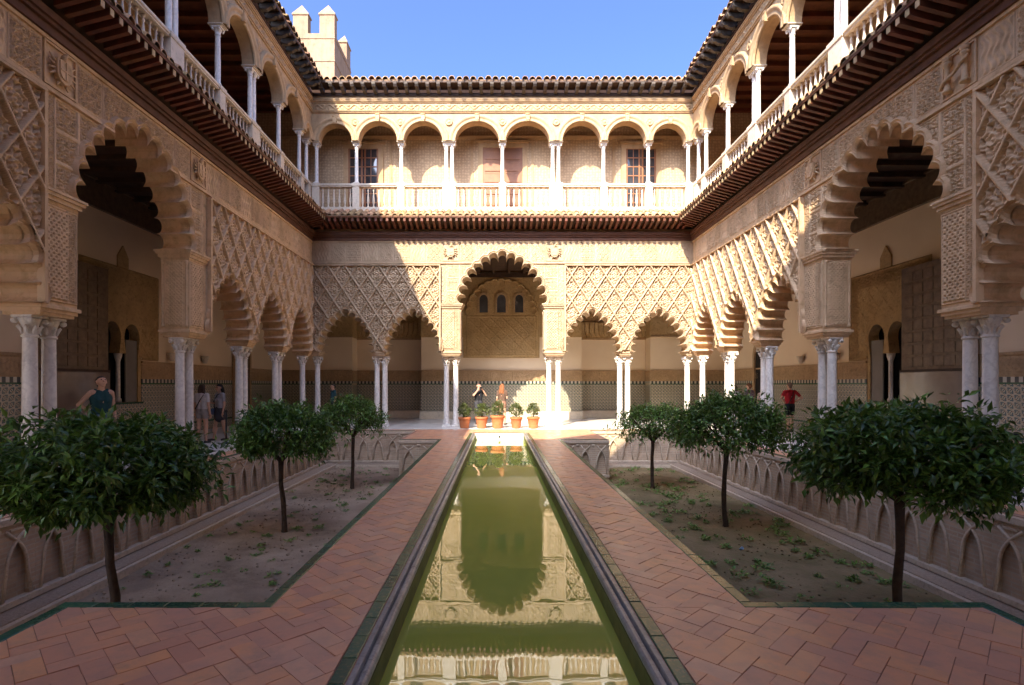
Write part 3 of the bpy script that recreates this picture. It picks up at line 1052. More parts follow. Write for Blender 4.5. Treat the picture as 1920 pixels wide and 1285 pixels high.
def upper_storey(root, ups, L, seen, depth, key, full=True):
    sup = sorted([(x * s, n) for x, n in ups for s in ((1, -1) if x > 0 else (1,))])
    half = lambda n: 0.255 if n == 2 else 0.135
    # outline of the arched wall
    E = TH2 if key == 'short' else -0.003
    pts = [(-L - E, Z_SP2)]
    arches = []
    for (xa, na), (xb, nb) in zip(sup[:-1], sup[1:]):
        a0, a1 = xa + half(na), xb - half(nb)
        c, a = (a0 + a1) / 2, (a1 - a0) / 2
        if a < 0.12:
            continue
        rise = min(0.76, a * 1.02)
        arches.append((c, a, rise))
        for t in np.linspace(0, PI, 29):
            pts.append((c - a * math.cos(t), Z_SP2 + rise * math.sin(t)))
    pts += [(L + E, Z_SP2), (L + E, Z_T2), (-L - E, Z_T2)]
    me = cached(key + 'uwall', lambda: MB().poly(pts, 0.0, TH2).mesh('wall'))
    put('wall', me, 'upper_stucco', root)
    if not full:
        return
    # archivolts
    for (c, a, rise) in arches:
        if not seen(c):
            continue
        def av():
            f = lambda e: [(c - (a + e) * math.cos(t), Z_SP2 + (rise + e) * math.sin(t)) for t in np.linspace(0, PI, 29)]
            mb = MB()
            band(mb, [f(e) for e in (0.0, 0.0, 0.05, 0.07, 0.13, 0.15, 0.24, 0.27)], (0.03, -0.05, -0.06, -0.045, -0.055, -0.085, -0.10, 0.0), True)
            return mb.mesh('archivolt')
        o = put('archivolt', cached((key, 'uav', round(c, 3)), av), 'upper_stucco', root)
        if a > 0.4:
            def ks():
                mb = MB()
                mb.poly([(-0.06, -0.03), (0.06, -0.03), (0.085, 0.27), (-0.085, 0.27)], -0.13, -0.02)
                mb.tube([(-0.08, -0.12, 0.24), (0.08, -0.12, 0.24)], 0.03, 6); mb.tube([(-0.055, -0.12, 0.02), (0.055, -0.12, 0.02)], 0.025, 6)
                return mb.mesh('keystone')
            put('keystone', cached('ks', ks), 'upper_stucco', o, (c, 0, Z_SP2 + rise))
    # columns, imposts, pedestals, medallions
    s_, b_, c_ = cached('ucol', ucol_meshes)
    for i, (x, n) in enumerate(sup):
        if not seen(x):
            continue
        for dx in ((-0.115, 0.115) if n == 2 else (0.0,)):
            o = put('column', s_, 'marble', root, (x + dx, TH2 / 2, 0))
            put('base', b_, 'marble', o)
            put('capital', c_, 'marble', o)
        h = half(n)
        im = cached(('uimp', n), lambda: MB().box(-h + 0.02, h - 0.02, -TH2 / 2 + 0.01, TH2 / 2 - 0.01, 11.092, 11.115).box(-h - 0.02, h + 0.02, -TH2 / 2 - 0.025, TH2 / 2 + 0.02, 11.115, 11.139).mesh('impost'))
        put('impost', im, 'white_stone', root, (x, TH2 / 2, 0))
        pd = cached(('ped', n), lambda: MB().box(-h + 0.0, h, -0.14, 0.14, Z_FL + 0.02, 9.40, 0.006).box(-h - 0.025, h + 0.025, -0.165, 0.165, 9.40, 9.525, 0.012).box(-h - 0.02, h + 0.02, -0.16, 0.16, Z_FL + 0.02, Z_BAL + 0.01).mesh('pedestal'))
        put('pedestal', pd, 'white_stone', root, (x, TH2 / 2, 0))
        if abs(x) < L - 0.6:
            def med():
                mb = MB()
                f = lambda r: [(r * math.cos(t), r * math.sin(t)) for t in np.linspace(0, 2 * PI, 21)]
                band(mb, [f(r) for r in (0.001, 0.06, 0.085, 0.11, 0.135, 0.15)], (-0.07, -0.05, -0.02, -0.06, -0.06, -0.003), True)
                return mb.mesh('medallion')
            put('medallion', cached('med', med), 'upper_stucco', root, (x, 0, Z_SP2 + 0.74))
    # balusters and rails between the pedestals
    bal = cached('bal', baluster_mesh)
    for (xa, na), (xb, nb) in zip(sup[:-1], sup[1:]):
        x0, x1 = xa + half(na), xb - half(nb)
        ln = x1 - x0
        if ln < 0.25 or not seen((x0 + x1) / 2):
            continue
        n = max(1, int(round(ln / 0.185)) - 1)
        for k in range(n):
            put('baluster', bal, 'white_stone', root, (x0 + ln * (k + 0.5) / n, TH2 / 2, Z_BAL + 0.03))
        mb = MB()
        mb.box(x0 + 0.002, x1 - 0.002, 0.06, TH2 - 0.06, Z_BAL + 0.83, Z_BAL + 0.87); mb.box(x0 + 0.026, x1 - 0.026, 0.03, TH2 - 0.03, Z_BAL + 0.87, Z_RAIL - 0.01, 0.015)
        mb.build('handrail', 'white_stone', root)
        mb = MB()
        mb.box(x0 + 0.022, x1 - 0.022, 0.04, TH2 - 0.04, Z_FL + 0.03, Z_BAL + 0.03)
        mb.build('plinth', 'white_stone', root)
    # mouldings and the scroll frieze
    mb = MB()
    for z0, z1, d in ((12.24, 12.29, 0.05), (12.29, 12.32, 0.085), (12.62, 12.66, 0.04), (12.66, 12.71, 0.08), (12.71, 12.74, 0.11)):
        mb.box(-L + 0.004, L - 0.004, -d, -0.003, z0, z1)
    mb.build('cornice', 'upper_stucco', root)
    fw = 0.98
    n = int(L // fw)
    def fr():
        def h(X, Z):
            z = Z - 12.47
            vine = np.abs(z - 0.075 * np.sin(X * 2 * PI / (fw / 2)))
            v = 1 - sstep(0.012, 0.03, vine)
            cx_ = np.abs(np.mod(X, fw / 4) - fw / 8) ; r = np.hypot(cx_, z + 0.07 * np.sin(X * 2 * PI / (fw / 2)) * 1.0)
            ros = (1 - sstep(0.04, 0.065, r * (1 + 0.3 * np.sin(5 * np.arctan2(z, cx_ + 1e-6)))))
            return np.maximum(v, ros) * 0.035
        return relief('scroll_block', -fw / 2 + 0.004, fw / 2 - 0.004, 12.325, 12.615, 0.016, h)
    for i in range(-n, n + 1):
        x = i * fw
        if seen(x) and abs(x) + fw / 2 < L + 0.3:
            put('scroll_block', cached(('scroll', ), fr), 'upper_stucco', root, (x, 0, 0))
    # floor slab over the lower gallery and the back wall of the walk
    xe = L - 0.004 if key == 'short' else L + 1.25
    MB().box(-xe, xe, TH2 + 0.002, depth, 7.70, Z_FL).build('floor', 'brick_bed', root)

OV2 = 0.5
def upper_eave(root, L, seen):
    mb = MB()
    mb.box(-L, L, -0.06, TH2 - 0.01, Z_T2 + 0.003, Z_T2 + 0.12)
    mb.build('wall_beam', 'wood_dark', root)
    mitre_slab(L, -0.002, 13.14, -OV2, 13.17, 0.02).build('soffit_board', 'wood_dark', root)
    p = 0.41
    n = int(L / p)
    def bracket(ln):
        prof = [(0.0, 13.135), (-ln, 13.135 + 0.03 * ln / OV2), (-ln, 13.09), (-ln + 0.06, 13.02), (-ln + 0.13, 13.03), (-ln * 0.45, 12.95), (0.0, 12.93)]
        mb = MB()
        w = 0.065
        vs = [(sx * w, y, z) for sx in (-1, 1) for y, z in prof]
        m_ = len(prof)
        fs = [tuple(range(m_)), tuple(m_ + i for i in reversed(range(m_)))]
        fs += [(i, m_ + i, m_ + (i + 1) % m_, (i + 1) % m_) for i in range(m_)]
        return mb.add(vs, fs).mesh('bracket')
    for i in range(-n, n + 1):
        x = i * p
        ln = min(OV2 - 0.03, L - abs(x) - 0.05)
        if seen(x) and ln > 0.2:
            put('bracket', cached(('brk', round(ln, 2)), lambda: bracket(ln)), 'wood_grey', root, (x, -0.062, 0))
    e = L - OV2
    MB().box(-e, e, -OV2 - 0.015, -OV2 + 0.01, 13.15, 13.24).build('edge_board', 'wood_dark', root)
    sl = 0.36
    # the roof plane
    mb = MB()
    y0, y1 = -OV2 - 0.02, 4.4
    f = lambda y: L + y
    zz = lambda y: 13.22 + (y + OV2) * sl
    q = [(-f(y0), y0, zz(y0)), (f(y0), y0, zz(y0)), (f(y1), y1, zz(y1)), (-f(y1), y1, zz(y1))]
    mb.add(q + [(a, b, c + 0.04) for a, b, c in q], [(3, 2, 1, 0), (4, 5, 6, 7), (0, 1, 5, 4), (1, 2, 6, 5), (2, 3, 7, 6), (3, 0, 4, 7)])
    mb.build('roof', 'tile_bed', root)
    p = 0.277
    n = int((L - OV2) / p)
    me = cached('utile', lambda: tile_mesh(0.095, 0.118, 0.62, sl, 'roof_tile'))
    for i in range(-n, n + 1):
        x = i * p
        if seen(x):
            put('roof_tile', me, 'roof_tile', root, (x + random.uniform(-0.012, 0.012), -OV2 + 0.52 + random.uniform(-0.03, 0.03), zz(-OV2 + 0.52) + 0.045 + random.uniform(-0.01, 0.01)), rotz=random.uniform(-0.04, 0.04))

# ------------------------------------------------------------------ build the wings
ALL = lambda x: True
def seen_for(side):
    if side == 'end': return ALL
    if side == 'left': return lambda x: x > -4.3
    return lambda x: x < 4.3
SAY = {'end': ('at the far end of the pool', 'far end'), 'left': ('on the left side of the courtyard', 'left side'), 'right': ('on the right side of the courtyard', 'right side')}
ROOTS = {}
for side in ('end', 'left', 'right'):
    loc, rz = WINGS[side]
    S = SHORT if side == 'end' else LONG
    L = S['L']
    seen = seen_for(side)
    where = SAY[side][0]
    key = 'short' if side == 'end' else 'long'
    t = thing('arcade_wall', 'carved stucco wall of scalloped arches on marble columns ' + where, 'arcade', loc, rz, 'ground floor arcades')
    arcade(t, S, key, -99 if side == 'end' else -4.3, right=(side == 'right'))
    t = thing('lower_eave', 'red raftered eave with clay tiles below the balcony, ' + SAY[side][1], 'eave', loc, rz, 'lower tiled eaves')
    lower_eave(t, L, seen)
    t = thing('upper_gallery', 'upper gallery of round arches behind a white balustrade ' + where, 'balcony', loc, rz, 'upper galleries')
    ROOTS[side] = t
    upper_storey(t, UP_SHORT if side == 'end' else UP_LONG, L, seen, 1.25 if side == 'end' else 3.4, key)
    xe = L + (0.3 if side == 'end' else -0.003)
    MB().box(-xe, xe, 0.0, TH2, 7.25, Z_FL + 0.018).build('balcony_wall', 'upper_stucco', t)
    t = thing('upper_eave', 'top roof edge of clay tiles on dark brackets ' + where, 'roof', loc, rz, 'top roof edges')
    upper_eave(t, L, seen)
# ------------------------------------------------------------------ the building behind the camera that shades the near half
fl, frz = WINGS['front']
t = thing('front_wing', 'tall palace wing with an arcade on the near side of the courtyard', 'building', fl, frz)
put('arcade', _cache['shortwall'], 'stucco_plain', t)
MB().box(-HW - 3.9, HW + 3.9, 0.0, 7.0, 7.30, 13.0).build('upper_wall', 'upper_stucco', t)
MB().poly([(HW + 3.9, 13.21), (HW + 3.9, 13.6), (4.45, 13.6), (3.3, 15.4), (2.0, 16.4), (-HW - 3.9, 16.4), (-HW - 3.9, 13.21)], -0.45, 6.9).build('mirador', 'upper_stucco', t)
MB().box(-HW - 3.9, HW + 3.9, GD, GD + 0.4, 0.0, 7.29).build('inner_wall', 'plaster', t)
MB().box(-HW - 4.2, HW + 4.2, -0.5, 7.3, 13.0, 13.2).build('roof', 'tile_bed', t)

# ------------------------------------------------------------------ galleries: inner walls, ceilings
M['border'] = None
def border_mat():
    m, nt, p = base_mat('border')
    v = coords(nt, True)
    s = N(nt, 'ShaderNodeSeparateXYZ'); nt.links.new(v, s.inputs[0])
    ad = N(nt, 'ShaderNodeMath', operation='ADD'); nt.links.new(s.outputs[0], ad.inputs[0]); nt.links.new(s.outputs[1], ad.inputs[1])
    cb = N(nt, 'ShaderNodeCombineXYZ'); nt.links.new(ad.outputs[0], cb.inputs[0])
    ck = N(nt, 'ShaderNodeTexChecker'); ck.inputs['Scale'].default_value = 11.0
    ck.inputs['Color1'].default_value = (0.55, 0.50, 0.40, 1); ck.inputs['Color2'].default_value = (0.03, 0.035, 0.04, 1)
    nt.links.new(cb.outputs[0], ck.inputs['Vector'])
    nt.links.new(ck.outputs['Color'], p.inputs['Base Color'])
    p.inputs['Roughness'].default_value = 0.3
    return m
M['border'] = border_mat()
M['frieze_inner'] = mat('frieze_inner', (0.50, 0.335, 0.185), (0.38, 0.25, 0.135), 0.85, 3, 0.4, 30, (0.26, 0.165, 0.09))
def band_panel(name, w, z0, z1, kind):
    def f(X, Z):
        if kind:
            zc = (z0 + z1) / 2
            return np.where(np.abs(X) < w * 0.5 - 0.0, (0.5 + 0.5 * np.tanh(3 * np.sin(X * 60 + np.sin(Z * 31)))) * 0.02, 0)
        return arab(X, Z, 0.2, 0.025)
    return relief(name, -w / 2, w / 2, z0, z1, 0.03, framed(f, -w / 2, w / 2, z0, z1, 0.05, 0.03), y=0)

def wall_run(t, x0, x1, y, upper_from, bench=False):
    """one straight run of gallery wall: dado, border, carved band, plaster"""
    MB().box(x0, x1, y, y + 0.35, 0.0, 7.6).build('plaster_wall', 'plaster', t)
    MB().box(x0, x1, y - 0.03, y - 0.002, 0.0, 1.66).build('dado', 'azulejo', t)
    MB().box(x0, x1, y - 0.036, y - 0.002, 1.66, 1.70).box(x0, x1, y - 0.034, y - 0.002, 0.30, 0.35).build('dado_trim', 'glaze', t)
    MB().box(x0, x1, y - 0.033, y - 0.002, 1.70, 1.82).build('dado_border', 'border', t)
    MB().box(x0, x1, y - 0.02, y - 0.002, 1.82, 2.30).box(x0, x1, y - 0.06, y - 0.002, 2.30, 2.36).build('carved_band', 'frieze_inner', t)
    w = 1.1
    n = max(1, int((x1 - x0) / w)); w = (x1 - x0) / n
    for i in range(n):
        me = cached(('bp', round(w, 2), i % 2), lambda: band_panel('band_block', w - 0.02, 1.84, 2.28, i % 2))
        put('band_block', me, 'frieze_inner', t, (x0 + w * (i + 0.5), y - 0.022, 0))
    if upper_from:
        MB().box(x0, x1, y - 0.05, y - 0.002, upper_from, 7.15).build('upper_stucco', 'stucco_inner', t)
        MB().box(x0, x1, y - 0.10, y - 0.052, upper_from, upper_from + 0.07).build('stucco_ledge', 'frieze_inner', t)
    if bench:
        MB().box(x0, x1, y - 0.5, y - 0.04, 0.0, 0.36, 0.02).build('bench', 'white_stone', t)

def lamp_mesh():
    mb = MB()
    mb.lathe([(0.06, 0.0), (0.14, 0.26), (0.135, 0.262), (0.055, 0.01)], 12)
    mb.box(-0.02, 0.02, 0.0, 0.12, 0.04, 0.1)
    return mb.mesh('lamp_shade')

# far gallery
t = thing('gallery_wall', 'inner wall of the far gallery with tiled dado and three small arched windows', 'wall', (0, YB, 0), 0, 'inner gallery walls')
A0, A1, AY = 3.9, 7.25, 6.1
wall_run(t, -A0, A0, GDE, 0, True)
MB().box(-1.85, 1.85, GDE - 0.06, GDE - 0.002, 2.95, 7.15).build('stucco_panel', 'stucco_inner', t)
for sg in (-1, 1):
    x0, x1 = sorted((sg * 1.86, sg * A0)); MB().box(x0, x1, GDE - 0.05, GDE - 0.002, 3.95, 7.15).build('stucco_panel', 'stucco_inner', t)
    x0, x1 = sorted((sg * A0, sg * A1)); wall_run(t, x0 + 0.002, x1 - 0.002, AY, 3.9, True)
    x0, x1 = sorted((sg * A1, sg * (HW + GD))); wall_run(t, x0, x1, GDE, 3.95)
    for xx in (sg * (A0 - 0.18), sg * (A1 + 0.18)):
        MB().box(xx - 0.175, xx + 0.175, GDE + 0.352, AY + 0.3, 0, 7.6).build('return_wall', 'plaster', t)
    for xx, s2 in ((sg * A0, 1), (sg * A1, -1)):
        q = sorted((xx, xx + sg * s2 * 0.03)); q2 = sorted((xx, xx + sg * s2 * 0.034))
        MB().box(q[0], q[1], GDE, AY - 0.065, 0, 1.66).build('dado', 'azulejo', t)
        MB().box(q2[0], q2[1], GDE, AY - 0.065, 1.70, 1.82).build('dado_border', 'border', t)
        MB().box(q[0], q[1], GDE, AY - 0.065, 1.82, 2.34).build('carved_band', 'frieze_inner', t)
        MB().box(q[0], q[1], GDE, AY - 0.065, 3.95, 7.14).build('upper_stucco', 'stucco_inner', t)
    # corbelled stalactite band at the head of the alcoves
    mb = MB()
    for k in range(14):
        xx = sg * (A0 + 0.15 + k * 0.235)
        mb.poly([(xx - 0.105, 4.75), (xx - 0.105, 4.35), (xx - 0.05, 4.15), (xx, 4.05), (xx + 0.05, 4.15), (xx + 0.105, 4.35), (xx + 0.105, 4.75)], AY - 0.22, AY - 0.052)
    o = mb.build('stalactite_band', 'stucco_inner', t); o['kind'] = 'stuff'
def relief_panel():
    return relief('carved_panel', -1.7, 1.7, 3.02, 5.0, 0.03, framed(lambda X, Z: sebka(X, Z, 0.28, 0.28, depth=0.03), -1.7, 1.7, 3.02, 5.0, 0.08, 0.035), y=GDE - 0.062)
put('carved_panel', relief_panel(), 'stucco_inner', t)
mb = MB()
cv = lambda e: lobed(0.0, 1.55, 5.05, 1.55, 15, e, 6)
band(mb, [cv(0), cv(0), cv(0.06), cv(0.10)], (GDE - 0.06, GDE - 0.14, GDE - 0.15, GDE - 0.06))
mb.build('relief_arch', 'stucco_inner', t)
for xx, hw_, zz in ((-0.86, 0.2, 5.15), (0.0, 0.21, 5.15), (0.86, 0.2, 5.15)):
    arc = [(xx + hw_ * math.cos(a), zz + 0.62 + hw_ * 1.2 * math.sin(a)) for a in np.linspace(0, PI, 11)]
    fr = MB()
    out = [(xx + (hw_ + 0.09), zz)] + [(xx + (hw_ + 0.09) * math.cos(a), zz + 0.62 + (hw_ + 0.09) * 1.2 * math.sin(a)) for a in np.linspace(0, PI, 11)] + [(xx - (hw_ + 0.09), zz)]
    inn = [(xx + hw_, zz)] + arc + [(xx - hw_, zz)]
    band(fr, [inn, inn, out, out], (GDE - 0.065, GDE - 0.12, GDE - 0.12, GDE - 0.06))
    o = fr.build('window', 'frieze_inner', t)
    MB().poly([(xx + hw_, zz)] + arc + [(xx - hw_, zz)], GDE - 0.075, GDE - 0.063).build('pane', 'glass', o)
MB().box(-HW, HW, GDE - 0.16, GDE - 0.064, 6.85, 7.1).build('timber_frieze', 'wood_dark', t)
def ceiling(t, x0, x1, y1, key):
    MB().box(x0, x1, TH + 0.002, y1, 7.15, 7.30).build('ceiling', 'wood_dark', t)
    n = int((x1 - x0) / 0.7)
    me = MB().box(-0.07, 0.07, TH + 0.01, y1 - 0.02, 7.02, 7.148).mesh('ceiling_beam')
    for i in range(n):
        put('ceiling_beam', me, 'wood_dark', t, (x0 + (i + 0.5) * (x1 - x0) / n, 0, 0))
ceiling(t, -HW - 0.6, HW + 0.6, AY + 0.3, 'end')

# side galleries
def side_gallery(side):
    loc, rz = WINGS[side]
    sg = 1 if side == 'left' else -1
    t = thing('gallery_wall', 'inner wall of the %s gallery with tiled dado and carved twin window' % side, 'wall', loc, rz, 'inner gallery walls')
    def run(a, b):
        x0, x1 = sorted((sg * a, sg * b))
        wall_run(t, x0, x1, GD, 0)
    WC, WH, WZ0, WZ1 = 4.46, 0.80, 1.14, 3.2
    run(-9.9, WC - WH); run(WC + WH, HL + GDE)
    # wall under and over the twin window
    x0, x1 = sg * WC - WH, sg * WC + WH
    MB().box(x0, x1, GD, GD + 0.35, 0, WZ0).box(x0, x1, GD, GD + 0.35, 3.70, 7.6).build('plaster_wall', 'plaster', t)
    MB().box(x0, x1, GD - 0.03, GD - 0.002, 0, WZ0 - 0.05).build('dado', 'azulejo', t)
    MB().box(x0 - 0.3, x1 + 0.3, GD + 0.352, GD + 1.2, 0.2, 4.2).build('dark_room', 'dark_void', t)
    MB().box(x0 - 0.05, x1 + 0.05, GD - 0.06, GD + 0.3, WZ0 - 0.05, WZ0).build('window_sill', 'glaze', t)
    # two horseshoe heads
    mb = MB()
    pts = [(x0, 3.69), (x0, 2.55)]
    for c in (sg * WC - 0.4, sg * WC + 0.4):
        pts += [(c - 0.27, 2.55)] + [(c - 0.335 * math.cos(a), 3.0 + 0.42 * math.sin(a)) for a in np.linspace(-0.35, PI + 0.35, 13)] + [(c + 0.27, 2.55)]
    pts += [(x1, 2.55), (x1, 3.69)]
    mb.poly(pts, GD - 0.02, GD + 0.28)
    mb.build('window_head', 'stucco_inner', t)
    for xx in (x0 + 0.07, x1 - 0.07):
        MB().box(xx - 0.068, xx + 0.068, GD - 0.01, GD + 0.27, WZ0, 2.548).build('window_jamb', 'stucco_inner', t)
    MB().lathe([(0.09, WZ0), (0.09, WZ0 + 0.1), (0.06, WZ0 + 0.13), (0.055, 2.3), (0.1, 2.46), (0.11, 2.548)], 12, (sg * WC, GD + 0.12, 0)).build('window_column', 'marble', t)
    MB().box(sg * (WC + 0.42) - 0.24, sg * (WC + 0.42) + 0.24, GD + 0.02, GD + 0.06, WZ0 + 0.01, 2.95).build('shutter', 'shutter', t)
    # carved surround
    fx0, fx1 = sg * WC - 1.62, sg * WC + 1.62
    def sur():
        hole = [(x0 + 0.02, 1.0), (x0 + 0.02, 3.60), (x1 - 0.02, 3.60), (x1 - 0.02, 1.0)]
        f = lambda X, Z: np.where(np.minimum(np.minimum(X - fx0, fx1 - X), 5.0 - Z) < 0.45, arab(X, Z, 0.14, 0.03), sebka(X, Z, 0.2, 0.24, depth=0.03))
        return relief('window_surround', fx0, fx1, 2.38, 5.0, 0.024, framed(f, fx0, fx1, 2.38, 5.0, 0.05, 0.05), [hole], y=GD - 0.01)
    put('window_surround', sur(), 'stucco_inner', t)
    c = sg * WC
    MB().poly([(c - 0.22, 5.0), (c - 0.22, 5.3), (c - 0.12, 5.45), (c, 5.62), (c + 0.12, 5.45), (c + 0.22, 5.3), (c + 0.22, 5.0)], GD - 0.04, GD - 0.001).build('finial', 'stucco_inner', t)
    # carved timber frieze under the ceiling
    x0, x1 = sorted((sg * -9.9, sg * (HL + GDE)))
    MB().box(x0, x1, GD - 0.10, GD - 0.003, 6.35, 6.42).box(x0, x1, GD - 0.07, GD - 0.003, 6.42, 7.08).box(x0, x1, GD - 0.13, GD - 0.003, 7.08, 7.14).build('timber_frieze', 'wood_leaf', t)
    # doorway at the far end
    d0, d1 = sg * 11.55 - 0.62, sg * 11.55 + 0.62
    pts = [(d0, 0.0), (d0, 2.7)] + [((d0 + d1) / 2 - 0.62 * math.cos(a), 2.7 + 0.75 * math.sin(a)) for a in np.linspace(0.1, PI - 0.1, 11)] + [(d1, 2.7), (d1, 0.0)]
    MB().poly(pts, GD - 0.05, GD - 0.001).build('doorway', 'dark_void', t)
    out = [((d0 + d1) / 2 + (p[0] - (d0 + d1) / 2) * 1.22, p[1] * 1.06) for p in pts]
    fr = MB(); band(fr, [pts, pts, out, out], (GD - 0.05, GD - 0.12, GD - 0.12, GD - 0.04)); fr.build('door_frame', 'frieze_inner', t)
    ceiling(t, -HL + 0.2, HL + GDE, GD + 0.3, 'long')
    # the great door leaf folded back on the wall
    dl = thing('door_leaf', 'huge dark carved wooden door leaf with glass guard in the %s gallery' % side, 'door', loc, rz, 'great door leaves')
    a0, a1 = sorted((sg * 1.40, sg * 3.55))
    MB().box(a0, a1, GD - 0.26, GD - 0.15, 0.05, 4.75).build('leaf', 'wood_leaf', dl)
    mb = MB()
    nx, nz = 6, 8
    for i in range(nx):
        for j in range(nz):
            xa = a0 + 0.1 + i * (a1 - a0 - 0.2) / nx; za = 2.08 + j * 2.55 / nz
            me = cached('dpanel', lambda: MB().box(-0.15, 0.15, -0.02, 0.0, -0.13, 0.13, 0.012).mesh('door_panel'))
            put('door_panel', me, 'wood_leaf', dl, (xa + (a1 - a0 - 0.2) / nx / 2, GD - 0.262, za + 2.55 / nz / 2))
    MB().box(a0 - 0.03, a1 + 0.03, GD - 0.30, GD - 0.262, 1.98, 2.04).build('guard_rail', 'wood_dark', dl)
    MB().box(a0, a1, GD - 0.31, GD - 0.295, 0.06, 1.97).build('glass_guard', 'sheet_glass', dl)
    for x, lab in ((6.6, 'nearer'), (8.6, 'farther')):
        l = put('wall_lamp', cached('lampm', lamp_mesh), 'white_stone', None)
        p = Matrix.Translation(loc) @ Matrix.Rotation(rz, 4, 'Z') @ Vector((sg * x, GD - 0.13, 2.42))
        l.location = p; l.rotation_euler = (0, 0, rz)
        tag(l, 'small white bowl wall lamp on the plaster of the %s gallery, the %s of two' % (side, lab), 'lamp', 'wall lamps')
side_gallery('left'); side_gallery('right')

# upper walks: back walls, doors, ceilings
def upper_back(side, y, xe, key):
    loc, rz = WINGS[side]
    t = thing('upper_wall', 'back wall of the upper walk behind the %s balustrade' % {'end': 'far', 'left': 'left', 'right': 'right'}[side], 'wall', loc, rz, 'upper walk walls')
    MB().box(-xe, xe, y, y + 0.2, Z_FL, 12.95).build('plaster_wall', 'damask' if side == 'end' else 'upper_stucco', t)
    yc = y - 0.002
    MB().box(-xe, xe, y - 0.06, yc, 11.78, 11.84).box(-xe, xe, y - 0.10, yc, 11.84, 11.9).build('moulding', 'upper_stucco', t)
    z_c = 12.905 if side == 'end' else 12.90
    cx = HW - 0.002 if side == 'end' else xe
    MB().box(-cx, cx, TH2 + 0.002, y + 0.2, z_c, z_c + 0.1).build('ceiling', 'wood_red', t)
    me = cached(('ub', side == 'end'), lambda: MB().box(-0.06, 0.06, TH2 + 0.01, y - 0.01, 12.74, 12.899).mesh('ceiling_beam'))
    n = int(2 * cx / 0.62)
    for i in range(n):
        x = -cx + (i + 0.5) * 2 * cx / n
        if seen_for(side)(x):
            put('ceiling_beam', me, 'wood_red', t, (x, 0, 0))
    def frame(c, w, h):
        MB().box(c - w - 0.2, c - w, y - 0.07, yc, Z_FL, Z_FL + h + 0.2).box(c + w, c + w + 0.2, y - 0.07, yc, Z_FL, Z_FL + h + 0.2).box(c - w, c + w, y - 0.07, yc, Z_FL + h, Z_FL + h + 0.2).box(c - w - 0.26, c + w + 0.26, y - 0.11, yc, Z_FL + h + 0.2, Z_FL + h + 0.28).build('door_frame', 'upper_stucco', t)
    def panel_door(c, w, h):
        frame(c, w, h)
        for s_ in (-1, 1):
            x0, x1 = sorted((c + s_ * 0.01, c + s_ * w))
            d = MB().box(x0 + 0.002, x1 - 0.002, y - 0.04, yc, Z_FL, Z_FL + h).build('door', 'wood_door', t)
            for k in range(6):
                z0 = Z_FL + 0.12 + k * (h - 0.15) / 6
                MB().box(x0 + 0.09, x1 - 0.09, y - 0.06, y - 0.041, z0, z0 + (h - 0.15) / 6 - 0.09, 0.015).build('door_panel', 'wood_door', d)
    def glazed_door(c, w, h):
        frame(c, w, h)
        d = MB().box(c - w, c + w, y - 0.03, yc, Z_FL, Z_FL + h)
        d = d.build('glazed_door', 'glass', t)
        mb = MB()
        for s_ in (-1, 1):
            for xx in (0.03, w - 0.07):
                mb.box(c + s_ * xx - (0.0 if s_ > 0 else 0.07), c + s_ * xx + (0.07 if s_ > 0 else 0.0), y - 0.06, y - 0.031, Z_FL, Z_FL + h)
            mb.box(c + s_ * w * 0.5 - 0.013, c + s_ * w * 0.5 + 0.013, y - 0.052, y - 0.031, Z_FL, Z_FL + h)
        for k in range(9):
            zz = Z_FL + h * k / 8
            mb.box(c - w, c + w, y - 0.05, y - 0.031, zz - 0.02, zz + 0.02)
        mb.build('sash', 'wood_door', d)
    if side == 'end':
        panel_door(0.02, 0.82, 3.0)
        for c in (-5.72, 5.72):
            glazed_door(c, 0.62, 2.95)
        for c0, c1 in ((-4.6, -1.25), (1.25, 4.6)):
            mb = MB()
            for x in (c0, c1):
                mb.box(x - 0.05, x + 0.05, y - 0.04, yc, Z_FL, 11.77)
            mb.build('wall_border', 'upper_stucco', t)
    else:
        sg = 1 if side == 'left' else -1
        for c in (3.3, 8.2):
            panel_door(sg * c, 0.7, 2.8)
upper_back('end', 1.25, HW + 3.4, 'end')
upper_back('left', 3.4, HL + 1.25, 'long')
upper_back('right', 3.4, HL + 1.25, 'long')

# ------------------------------------------------------------------ the crenellated tower beyond the roofs
def tower():
    t = thing('tower', 'square battlemented stone tower rising behind the left corner of the roofs', 'tower', (-15.53, 45.0, 0))
    hw_, dp = 1.74, 5.0
    MB().box(-hw_, hw_, 0, dp, 8.0, 31.0).build('wall', 'tower', t)
    for z in (28.65, 30.55):
        MB().box(-hw_ - 0.05, hw_ + 0.05, -0.05, dp + 0.05, z, z + 0.09).build('string_course', 'tower', t)
    def merlon():
        mb = MB().box(-0.62, 0.62, 0, 0.7, 0, 1.55)
        vs = [(-0.70, -0.07, 1.55), (0.70, -0.07, 1.55), (0.70, 0.77, 1.55), (-0.70, 0.77, 1.55), (-0.70, -0.07, 1.65), (0.70, -0.07, 1.65), (0.70, 0.77, 1.65), (-0.70, 0.77, 1.65), (0, 0.35, 2.6)]
        mb.add(vs, [(3, 2, 1, 0), (0, 1, 5, 4), (1, 2, 6, 5), (2, 3, 7, 6), (3, 0, 4, 7), (4, 5, 8), (5, 6, 8), (6, 7, 8), (7, 4, 8)])
        return mb.mesh('merlon')
    me = merlon()
    put('merlon', me, 'tower', t, (-hw_ + 0.63, 0.01, 31.0))
    put('merlon', me, 'tower', t, (hw_ - 0.63, 0.01, 31.0))
    put('merlon', me, 'tower', t, (hw_ - 0.01, dp - 0.7, 31.0), rotz=R(90))
    put('merlon', me, 'tower', t, (-hw_ + 0.63, dp - 0.72, 31.0))
tower()

